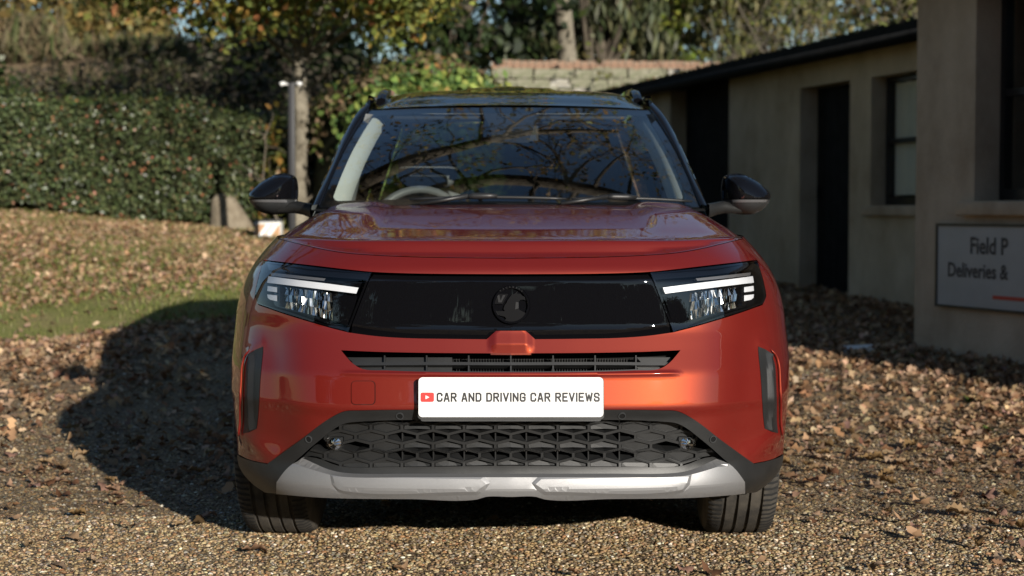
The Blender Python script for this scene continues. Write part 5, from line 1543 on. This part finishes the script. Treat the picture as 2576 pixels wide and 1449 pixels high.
def rrect(x0, x1, y0, y1, r, k=5):
    out = []
    for cx, cy, t0 in ((x1 - r, y0 + r, -90), (x1 - r, y1 - r, 0), (x0 + r, y1 - r, 90), (x0 + r, y0 + r, 180)):
        for i in range(k + 1):
            t = math.radians(t0 + 90 * i / k); out.append((cx + r * math.cos(t), cy + r * math.sin(t)))
    return out
tow = rrect(-400, -342, 959, 1017, 10)
panel("tow_eye_gap", [pix(*p) for p in rrect(-401.2, -340.8, 957.8, 1018.2, 11)], MT['dark'], off=.0022, disp=bumper_disp, skirt=.004, da=.008, dz=.008)
panel("tow_eye_cover", [pix(*p) for p in tow], MT['paint'], off=.004, disp=bumper_disp, skirt=.004, da=.006, dz=.006)

# number plate ------------------------------------------------------------
pz = pix(0, 997)[1]
PW, PH = .520, .111
def pf(u, v, d): return (u, -.026 - d + (v) * .10, pz + v)
mb = MB(); mb.prism(rrect(-PW / 2, PW / 2, -PH / 2, PH / 2, .011), 0, .004, pf)
np_o = mb.build("number_plate", MT['plate'], car)
mb = MB(); mb.prism(rrect(-.262, .262, -PH / 2 - .006, PH / 2 - .004, .008), -.014, -.001, pf)
mb.prism(rrect(-.255, .255, -PH / 2 - .013, -PH / 2 + .01, .008), -.02, -.004, pf)
mb.build("plate_holder", MT['plastic'], np_o)
txt = "CAR AND DRIVING CAR REVIEWS"
h = .0255; kx = .82
adv = []; x = 0
for ch in txt:
    if ch == ' ': x += .42; adv.append(None); continue
    adv.append(x); x += glyph_width(ch) * kx + .19 + .12
total = x - .19
scale_x = (408 / 892.0) / total
mb = MB()
nq = 0
for ch, ax_ in zip(txt, adv):
    if ax_ is None: continue
    for s in STROKES[ch]:
        for qd in ribbon([(px * kx, py * .82 + .09) for px, py in s], .20):
            nq += 1
            mb.add([pf((1102 - 1288) / 892.0 + (ax_ + q.x + .07) * scale_x, (q.y - .5) * h, .0045 + .00002 * (nq % 9)) for q in qd], [(0, 1, 2, 3)])
mb.build("lettering", MT['ink'], np_o)
lc = (1078 - 1288) / 892.0
mb = MB(); mb.prism(rrect(lc - .019, lc + .019, -.0132, .0132, .005), .0042, .0046, pf); mb.build("play_badge", MT['redlogo'], np_o)
mb = MB(); mb.add([pf(lc - .005, .0055, .0050), pf(lc - .005, -.0055, .0050), pf(lc + .006, 0, .0050)], [(0, 1, 2)]); mb.build("play_arrow", MT['plate'], np_o)
mb = MB()
for i in range(9): mb.add([pf(.222 + i * .0028, -.0502, .0045), pf(.224 + i * .0028, -.0502, .0045), pf(.224 + i * .0028, -.0488, .0045), pf(.222 + i * .0028, -.0488, .0045)], [(0, 1, 2, 3)])
mb.build("maker_mark", MT['ink'], np_o)

# windscreen, pillars, roof ----------------------------------------------
def ws(u, t, off=0.0):
    """windscreen: u -1..1 across, t 0..1 upwards"""
    U = abs(u)
    hw = np.interp(t, [0, .25, .5, .75, 1], [.699, .674, .645, .610, .571])
    s = 1.305 + .145 * U ** 2.2 * (1 - .42 * t) + t * .745
    z = 1.094 + t * .396 - .010 * U ** 2 + .018 * math.sin(math.pi * t)
    return np.array([u * hw, s - off * .47, z + off * .88])
def sheet(name, fn, nu, nv, mat, parent=None, **kw):
    mb = MB(); mb.grid(fn, nu, nv); return mb.build(name, mat, parent or car, smooth=True, **kw)
wsc = sheet("windscreen", lambda u, v: tuple(ws(2 * u - 1, v)), 48, 24, MT['glass'])
# printed black border on the inside of the glass
def ws2(u, t): return tuple(ws(u, t, -.004))
mb = MB()
B0, B1 = .052, .93
mb.grid(lambda u, v: ws2(2 * u - 1, v * B0), 40, 2)
mb.grid(lambda u, v: ws2(2 * u - 1, B1 + v * (1 - B1)), 40, 2)
for sg in (-1, 1):
    mb.grid(lambda u, v: ws2(sg * (.952 + .048 * u), B0 + v * (B1 - B0)), 2, 16)
    for (tb, dr) in ((B0, 1), (B1, -1)):
        # rounded inner corners
        R_ = .045
        c = (.952 - R_, tb + dr * R_ * 1.3)
        V = [ws2(sg * .952, tb)]
        for i in range(7):
            t = math.pi / 2 * i / 6
            V.append(ws2(sg * (c[0] + R_ * math.cos(t)), c[1] - dr * R_ * 1.3 * math.sin(t)))
        mb.add(V, [(0, i, i + 1) for i in range(1, 7)])
mb.build("glass_border", MT['frit'], wsc, smooth=True)
# sensor housing behind the mirror
mb = MB()
mb.prism([(-.11, .93), (.11, .93), (.085, .80), (.07, .70), (-.07, .70), (-.085, .80)], 0, .05, lambda u, v, d: tuple(ws(u / .6, v, -.006 - d)))
sh_ = mb.build("sensor_housing", MT['interior'], wsc)
mb = MB(); mb.prism([(-.058, .855), (0, .905), (.058, .855)], 0, .002, lambda u, v, d: tuple(ws(u / .6, v, -.002 - d * .5)))
mb.build("sensor_window", MT['trim'], wsc)

pil_t = np.linspace(0, 1, 20)
pil_out = catmull([(.737, 1.47, 1.070), (.706, 1.69, 1.195), (.664, 1.95, 1.355), (.622, 2.13, 1.465), (.575, 2.27, 1.530)], 6)
pil_in = [ws(1.0, t) for t in np.linspace(0, 1, len(pil_out))]
for sg in (1, -1):
    mb = MB(); V = []
    k = len(pil_out)
    for i in range(k):
        pi_, po = np.array(pil_in[i]), pil_out[i]
        mid1 = pi_ * .75 + po * .25 + np.array([0, -.006, .012]); mid2 = pi_ * .3 + po * .7 + np.array([.004, -.002, .016])
        back = po + np.array([-.012, .07, .004])
        for p in (pi_ + np.array([.002, .004, -.004]), pi_ + np.array([.004, -.001, .008]), mid1, mid2, po, back): V.append((sg * p[0], p[1], p[2]))
    Fc = [(i * 6 + j, i * 6 + j + 1, (i + 1) * 6 + j + 1, (i + 1) * 6 + j) for i in range(k - 1) for j in range(5)]
    mb.add(V, Fc); mb.build("windscreen_pillar", MT['gloss'], car, smooth=True)
rz_g, rz_v = smooth_table([2.05, 2.2, 2.45, 2.8, 3.3, 3.8, 4.1], [1.489, 1.533, 1.582, 1.612, 1.610, 1.575, 1.53], 2.0, 4.2, 401, .06)
def roof(u, v):
    U = abs(2 * u - 1); x_ = (2 * u - 1)
    s = 2.05 + .085 * U ** 2.2 * (1 - v) + v * 2.05
    hw = np.interp(s, [2.05, 2.15, 2.3, 3.3, 4.1], [.571, .575, .583, .585, .54])
    z = np.interp(s - .07 * U ** 2.2 * (1 - v), rz_g, rz_v) - .012 * U ** 2 - .050 * U ** 9 * float(smoothstep((s - .085 * U ** 2.2 - 2.05) / .3)) - .006 * U ** 9
    rib = .010 * smoothstep((.34 - abs(x_)) / .03) * smoothstep((s - 2.45) / .2) + .006 * smoothstep((.12 - abs(x_)) / .02) * smoothstep((s - 2.45) / .2)
    return (x_ * hw, s, float(z + rib))
sheet("roof", roof, 80, 40, MT['gloss'])
for sg in (1, -1):
    # roof rail: rises from the roof at both ends
    pts = catmull([(sg * .545, 2.40, 1.535), (sg * .543, 2.47, 1.560), (sg * .540, 2.58, 1.584), (sg * .538, 2.78, 1.597), (sg * .537, 3.2, 1.60), (sg * .537, 3.6, 1.59), (sg * .537, 3.72, 1.54)], 6)
    mb = MB(); V = []
    for p in pts:
        for dx, dz in ((-.022, -.016), (-.018, .008), (.0, .014), (.018, .008), (.022, -.016)): V.append((p[0] + dx, p[1], p[2] + dz))
    mb.add(V, [(i * 5 + j, i * 5 + (j + 1) % 5, (i + 1) * 5 + (j + 1) % 5, (i + 1) * 5 + j) for i in range(len(pts) - 1) for j in range(5)] + [(0, 1, 2, 3, 4)])
    mb.build("roof_rail", MT['gloss'], car, auto=50)
    # glass of the cabin side
    def sideg(u, v):
        s = 1.56 + u * 2.45 + .60 * v * (1 - u) - .25 * v * u
        x = .742 - (.742 - .590) * v ** 1.15; z = 1.045 + (1.50 + .03 * math.sin(math.pi * u) - 1.045) * v
        return (sg * x, s, z)
    sheet("side_window", sideg, 20, 8, MT['dark_glass'])
    mb = MB()
    mb.grid(lambda u, v: (sg * (.742 + .038 * (1 - v)), 1.47 + u * 2.6, .986 + .06 * v), 10, 2)
    mb.grid(lambda u, v: (sg * (.594 - .012 * v), 2.20 + u * 1.75, 1.495 + .03 * math.sin(math.pi * u) + .05 * v), 10, 2)
    for s0, s1 in ((2.46, 2.55), (3.36, 3.46), (3.95, 4.10)):
        mb.grid(lambda u, v: (sg * (.748 - .150 * v ** 1.15), s0 + (s1 - s0) * u + .10 * v * (0 if s0 < 3 else -1), 1.04 + .47 * v), 2, 6)
    mb.grid(lambda u, v: (sg * ((.748 - .152 * v ** 1.15) * (1 - u) + (.742 - .19 * v) * u), (3.80 - .02 * v) * (1 - u) + (4.27 - .17 * v) * u, 1.0 + .535 * v), 3, 8)
    mb.build("window_frame", MT['gloss'], car, smooth=True)
mb = MB(); mb.grid(lambda u, v: ((2 * u - 1) * (.74 - .19 * v), 4.26 - .17 * v, .98 + .55 * v), 10, 4); mb.build("rear_window", MT['dark_glass'], car, smooth=True)

# scuttle and wipers
mb = MB(); mb.grid(lambda u, v: ((2 * u - 1) * .72, 1.285 + .15 * abs(2 * u - 1) ** 2.4 + .05 * v, 1.080 + .010 * v - .012 * abs(2 * u - 1) ** 2), 30, 2)
mb.build("scuttle", MT['plastic'], car, smooth=True)
def wiper(x0, x1, xh, s_off):
    mb = MB()
    pts = [(x0 + (x1 - x0) * i / 10) for i in range(11)]
    P = [tuple(ws(x / .69, .026 + .012 * math.sin(math.pi * i / 10) + s_off, .012)) for i, x in enumerate(pts)]
    mb.tube(P, [.003] + [.006] * 9 + [.004], 6)
    H = [tuple(ws((xh + d) / .69, .028 + s_off, .022)) for d in (-.055, -.03, .02, .055)]
    mb.tube(H, [.006, .012, .012, .006], 8)
    mb.tube([tuple(ws((xh - .05) / .69, .03 + s_off, .022)), tuple(ws((xh - .22) / .69, -.01 + s_off, .010))], [.009, .008], 6)
    mb.build("wiper", MT['plastic'], car, smooth=True)
wiper(-.36, .20, -.10, -.006)
wiper(.22, .665, .40, -.006)

# door mirrors ------------------------------------------------------------
def m_world(dx, y, s):
    d = ray(dx, y); t = (CAR_Y + s) / d[1]; return d[0] * t, CAM_H + d[2] * t
MS = 1.80
mo_px = [(534, 490), (535, 462), (541, 444), (556, 438), (580, 437), (612, 450), (640, 470), (655, 487), (656, 497), (650, 512), (635, 528), (612, 538), (588, 540), (560, 534), (541, 520), (536, 505)]
mo = [m_world(x, y, MS) for x, y in spline(mo_px, 6, True, 80)]
zs = m_world(600, 500, MS)[1]; zl = m_world(600, 496, MS)[1]
mc = np.mean(np.array(mo), 0)
def m_depth(x, z):
    P = np.stack([np.ravel(x), np.ravel(z)], 1); d = polydist(P, mo)
    r = np.clip(d / .075, 0, 1)
    return (.125 * np.sqrt(1 - (1 - r) ** 2)).reshape(np.shape(x))
def clip_z(poly, z0, above=True):
    out = []
    n = len(poly)
    for i in range(n):
        p, q = poly[i], poly[(i + 1) % n]
        ip, iq = (p[1] >= z0) == above, (q[1] >= z0) == above
        if ip: out.append(tuple(p))
        if ip != iq:
            t = (z0 - p[1]) / (q[1] - p[1]); out.append((p[0] + (q[0] - p[0]) * t, z0))
    return out
def densify(poly, st=.006):
    out = []
    for i in range(len(poly)):
        p, q = np.array(poly[i]), np.array(poly[(i + 1) % len(poly)]); n = max(1, int(np.linalg.norm(q - p) / st))
        out += [tuple(p + (q - p) * k / n) for k in range(n)]
    return out
def shell(name, poly, mat, parent, sg, grow=1.0):
    V2, T = cdt(densify(poly), (), .008, .008)
    X, Z = V2[:, 0], V2[:, 1]; D = m_depth(X, Z) * grow
    e_ = 2e-3
    V = np.stack([sg * X, MS - D, Z], 1)
    n1 = np.stack([sg * np.full_like(X, 2 * e_), -(m_depth(X + e_, Z) - m_depth(X - e_, Z)) * grow, np.zeros_like(X)], 1)
    n2 = np.stack([np.zeros_like(X), -(m_depth(X, Z + e_) - m_depth(X, Z - e_)) * grow, np.full_like(X, 2 * e_)], 1)
    N = np.cross(n1, n2); N /= np.linalg.norm(N, axis=1, keepdims=True); N[N[:, 1] > 0] *= -1
    fn = np.cross(V[T[:, 1]] - V[T[:, 0]], V[T[:, 2]] - V[T[:, 0]]); fl = (fn * N[T].mean(1)).sum(1) < 0; T[fl] = T[fl][:, ::-1]
    return link(name, mesh(name, V, [tuple(t) for t in T], True, N), mat, parent)
for sg in (1, -1):
    me_ = shell("door_mirror", clip_z(mo, zs, True), MT['gloss'], car, sg, 1.03)
    shell("mirror_lower_shell", clip_z(mo, zs - .004, False), MT['trim'], me_, sg)
    shell("mirror_gap", clip_z(clip_z(mo, zs + .002, False), zs - .006, True), MT['dark'], me_, sg, .97)
    shell("side_repeater", [(m_world(x, y, MS)) for x, y in ((552, 503), (640, 503), (636, 509), (552, 510))], MT['smoke'], me_, sg, 1.035)
    mb = MB(); back = [(x, z) for x, z in mo]
    mb.prism(back, 0, .03, lambda u, v, d: (sg * u, MS + d, v)); mb.build("mirror_back", MT['plastic'], me_)
    mb = MB(); cxz = mc
    mb.prism([(mc[0] + (x - mc[0]) * .86, mc[1] + (z - mc[1]) * .86) for x, z in mo], .030, .034, lambda u, v, d: (sg * u, MS + d, v)); mb.build("mirror_glass", MT['chrome'], me_)
    mb = MB()
    p0 = m_world(545, 518, MS - .03); p1 = m_world(500, 530, MS - .10)
    V = []
    for (x, z), s_, hz in ((m_world(580, 524, MS), MS - .03, .020), (m_world(535, 517, MS), MS - .05, .030), (m_world(512, 521, MS), MS - .08, .030), (m_world(490, 526, MS), MS - .12, .034)):
        V += [(sg * x, s_ - .035, z + hz * .5), (sg * x, s_ - .045, z - hz * .3), (sg * x, s_ - .02, z - hz), (sg * x, s_ + .05, z - hz), (sg * x, s_ + .05, z + hz * .6)]
    mb.add(V, [(i * 5 + j, i * 5 + (j + 1) % 5, (i + 1) * 5 + (j + 1) % 5, (i + 1) * 5 + j) for i in range(3) for j in range(5)])
    mb.build("mirror_arm", MT['plastic'], me_, smooth=True)

# wheels ------------------------------------------------------------------
TR, TW = .347, .228
def tyre_prof():
    p = []
    hw = TW / 2
    p += [(-hw * .82, .215), (-hw * 1.0, .245), (-hw * 1.03, .285), (-hw * .99, .318), (-hw * .93, .333), (-hw * .80, TR - .0045)]
    xs = [-.058, -.019, .019, .058]
    for x in xs:
        p += [(x - .0055, TR - .001 * abs(x) / .05), (x - .004, TR - .009), (x + .004, TR - .009), (x + .0055, TR - .001 * abs(x) / .05)]
    p += [(hw * .80, TR - .0045), (hw * .93, .333), (hw * .99, .318), (hw * 1.03, .285), (hw * 1.0, .245), (hw * .82, .215)]
    return p
mb = MB(); mb.lathe(tyre_prof(), 96)
# short sipes as dark strips laid on the shoulders, groove shade in their colour
for j in range(96):
    t = 2 * math.pi * j / 96
    for sd in (-1, 1):
        V = []
        for h, r in ((.066, TR + .0006), (.090, TR - .002), (.108, .334)):
            for dt in (-.0045, .0045):
                V.append((sd * h, r * math.cos(t + dt / TR), r * math.sin(t + dt / TR)))
        mb.add([(x, y * 1.0012, z * 1.0012) for x, y, z in V], [(0, 1, 3, 2), (2, 3, 5, 4)], 1)
tyre_me = mesh("tyre", mb.V, mb.F, True, None, mb.M); tyre_me.set_sharp_from_angle(angle=math.radians(35))
for m in (MT['tyre'], pbr("dark_sipe_strip", (.012, .012, .012), .9)): tyre_me.materials.append(m)
mb = MB(); mb.lathe([(-.09, .215), (-.06, .20), (.06, .20), (.09, .215)], 48)
for j in range(5):
    t = 2 * math.pi * j / 5
    for dt in (-.13, .13):
        c, s_ = math.cos(t + dt), math.sin(t + dt)
        M = Matrix(((1, 0, 0), (0, c, -s_), (0, s_, c)))
        mb.box(.055, .085, .03, .205, -.022, .022, 0, M)
mb.lathe([(.055, .0), (.085, .0), (.09, .03), (.085, .06), (.05, .06)], 24)
rim_me = mesh("rim", mb.V, mb.F, True, None); rim_me.set_sharp_from_angle(angle=math.radians(35)); rim_me.materials.append(MT['rim'])
mb = MB(); mb.lathe([(.03, .04), (.035, .15), (.045, .15), (.05, .04)], 32)
disc_me = mesh("brake_disc", mb.V, mb.F, True); disc_me.materials.append(MT['rim'])
for sg in (1, -1):
    for s_, steer in ((arch_c[0], math.radians(-2.0)), (3.53, 0.0)):
        w = empty("wheel", (sg * .752, s_, TR - .006), (math.pi if sg < 0 else 0) + steer); w.parent = car
        for nm, me_ in (("tyre", tyre_me), ("rim", rim_me), ("brake_disc", disc_me)):
            link(nm, me_, None, w)

# underside, wheel housings, inner structure ------------------------------
mb = MB()
mb.box(-.58, .58, .30, 4.20, .245, .30); mb.box(-.40, .40, .09, .30, .250, .298)
mb.box(-.80, .80, 1.32, 3.08, .25, .30)
mb.box(-.60, .60, .25, 1.35, .30, .80)
for sg in (1, -1):
    mb.grid(lambda u, v: (sg * (.60 + .24 * v), arch_c[0] + .43 * math.cos(math.pi * u), arch_c[1] + .43 * math.sin(math.pi * u)), 20, 2)
    mb.grid(lambda u, v: (sg * (.60 + .24 * v), 3.53 + .43 * math.cos(math.pi * u), .35 + .43 * math.sin(math.pi * u)), 20, 2)
mb.box(-.70, .70, 1.35, 4.1, .30, .34)
mb.build("underbody", MT['dark'], car)
for x0, x1 in ((-.72, -.43), (.43, .72)):
    mb = MB(); mb.box(x0, x1, .34, .36, .205, .245); mb.build("air_deflector", MT['plastic'], car, bevel=.004)
panel("inner_shell", mir(side_line([(.12, .30), (.2, .30)])[:0] + [(0, .96), (.55, .97), (.80, .97), (.95, .95), (.95, .30), (0, .28)]), MT['dark'], off=-.11, skirt=0, da=.05, dz=.05)

# cabin -------------------------------------------------------------------
mb = MB()
mb.grid(lambda u, v: ((2 * u - 1) * .70, 1.33 + .15 * abs(2 * u - 1) ** 2.2 + v * .50, 1.075 - .02 * v - .02 * v * v - (.14 if v > .97 else 0)), 24, 10)
mb.box(-.70, .70, 1.80, 1.86, .55, 1.03)
mb.build("dashboard", MT['interior'], car, smooth=True)
mb = MB()
ring = []
for j in range(33):
    t = 2 * math.pi * j / 32
    ring.append((-.36 + .185 * math.cos(t), 1.93 + .075 * math.sin(t) * .9, .985 + .17 * math.sin(t)))
mb.tube(ring, .017, 8, cap=False)
mb.box(-.42, -.30, 1.90, 1.95, .94, 1.02)
mb.box(-.53, -.42, 1.925, 1.94, .975, 1.0); mb.box(-.30, -.19, 1.925, 1.94, .975, 1.0)
mb.build("steering_wheel", MT['wheel'], car, smooth=True)
def seat(x):
    st = empty("seat", (x, 2.55, .35)); st.parent = car
    def lump(nm, cx, cy, cz, rx, ry, rz, tilt):
        mb = MB(); n, m_ = 20, 14
        V = []; Fc = []
        sgnp = lambda v, p: math.copysign(abs(v) ** p, v)
        for i in range(m_ + 1):
            ph = -math.pi / 2 + math.pi * i / m_
            for j in range(n):
                th = 2 * math.pi * j / n
                p = Vector((rx * sgnp(math.cos(ph), .5) * sgnp(math.cos(th), .5), ry * sgnp(math.cos(ph), .5) * sgnp(math.sin(th), .5), rz * sgnp(math.sin(ph), .6)))
                p.rotate(Matrix.Rotation(tilt, 3, 'X')); V.append((cx + p.x, cy + p.y, cz + p.z))
        for i in range(m_):
            for j in range(n): Fc.append((i * n + j, i * n + (j + 1) % n, (i + 1) * n + (j + 1) % n, (i + 1) * n + j))
        mb.add(V, Fc); mb.build(nm, MT['seat'], st, smooth=True)
    lump("cushion", 0, -.12, .12, .25, .27, .09, .1)
    lump("backrest", 0, .20, .46, .235, .08, .36, -.28)
    lump("headrest", 0, .33, .92, .135, .055, .10, -.25)
    return st
seat(-.37); seat(.37)
mb = MB(); mb.box(-.62, .62, 3.25, 3.42, .45, 1.10); mb.build("rear_seat", MT['seat'], car, bevel=.05)
# pale linings and headlining; door-pillar panel added wider to block bright side-window view
for sg in (1, -1):
    mb = MB(); V = []
    for z_, x_ in ((.80, .70), (1.05, .70), (1.25, .655), (1.46, .585)):
        for s_ in (2.04, 2.10, 2.66): V.append((sg * (x_ - (.04 if s_ == 2.10 else .005)), s_, z_))
    mb.add(V, [(i * 3 + j, i * 3 + j + 1, i * 3 + 4 + j, i * 3 + 3 + j) for i in range(3) for j in range(2)]); mb.build("pillar_shade_panel", MT['seat'], car, smooth=True)
for sg in (1, -1):
    mb = MB(); V = []; n = 14
    for i in range(n + 1):
        t = i / n
        p = ws(.955, .03 + t * .93, -.012); q = ws(.885 + .008 * t, .03 + t * .93, -.030) + np.array([0, .085, -.012])
        for r_ in (p, p * .4 + q * .6 + np.array([0, -.015, .012]), q, q + np.array([.0, .05, -.01])): V.append((sg * r_[0], r_[1], r_[2]))
    mb.add(V, [(i * 4 + j, i * 4 + j + 1, i * 4 + 5 + j, i * 4 + 4 + j) for i in range(n) for j in range(3)])
    mb.build("pillar_lining", MT['liner'], car, smooth=True)
mb = MB(); mb.grid(lambda u, v: ((2 * u - 1) * .53, 2.14 + v * 1.8, 1.465 + .09 * math.sin(min(1, v * 2.2) * math.pi / 2)), 12, 8); mb.build("headlining", MT['liner'], car, smooth=True)
for x0, x1 in ((-.47, -.10), (.10, .47)):
    mb = MB(); mb.box(x0, x1, 2.03, 2.18, 1.435, 1.452); mb.build("sun_visor", MT['interior'], car, bevel=.006)
mb = MB(); mb.box(-.115, .115, 1.965, 1.99, 1.345, 1.41); mb.tube([(0, 1.975, 1.40), (0, 2.0, 1.44)], .01, 6); mb.build("rear_view_mirror", MT['interior'], car, bevel=.012)
mb = MB(); mb.box(.215, .375, 1.56, 1.70, 1.070, 1.073); mb.build("paper_card", MT['paper'], car)
for x in (.37,):
    mb = MB(); mb.tube([(x - .03, 1.72, 1.07), (x - .03, 1.72, 1.13)], .004, 6); mb.build("card_clip", MT['chrome'], car)
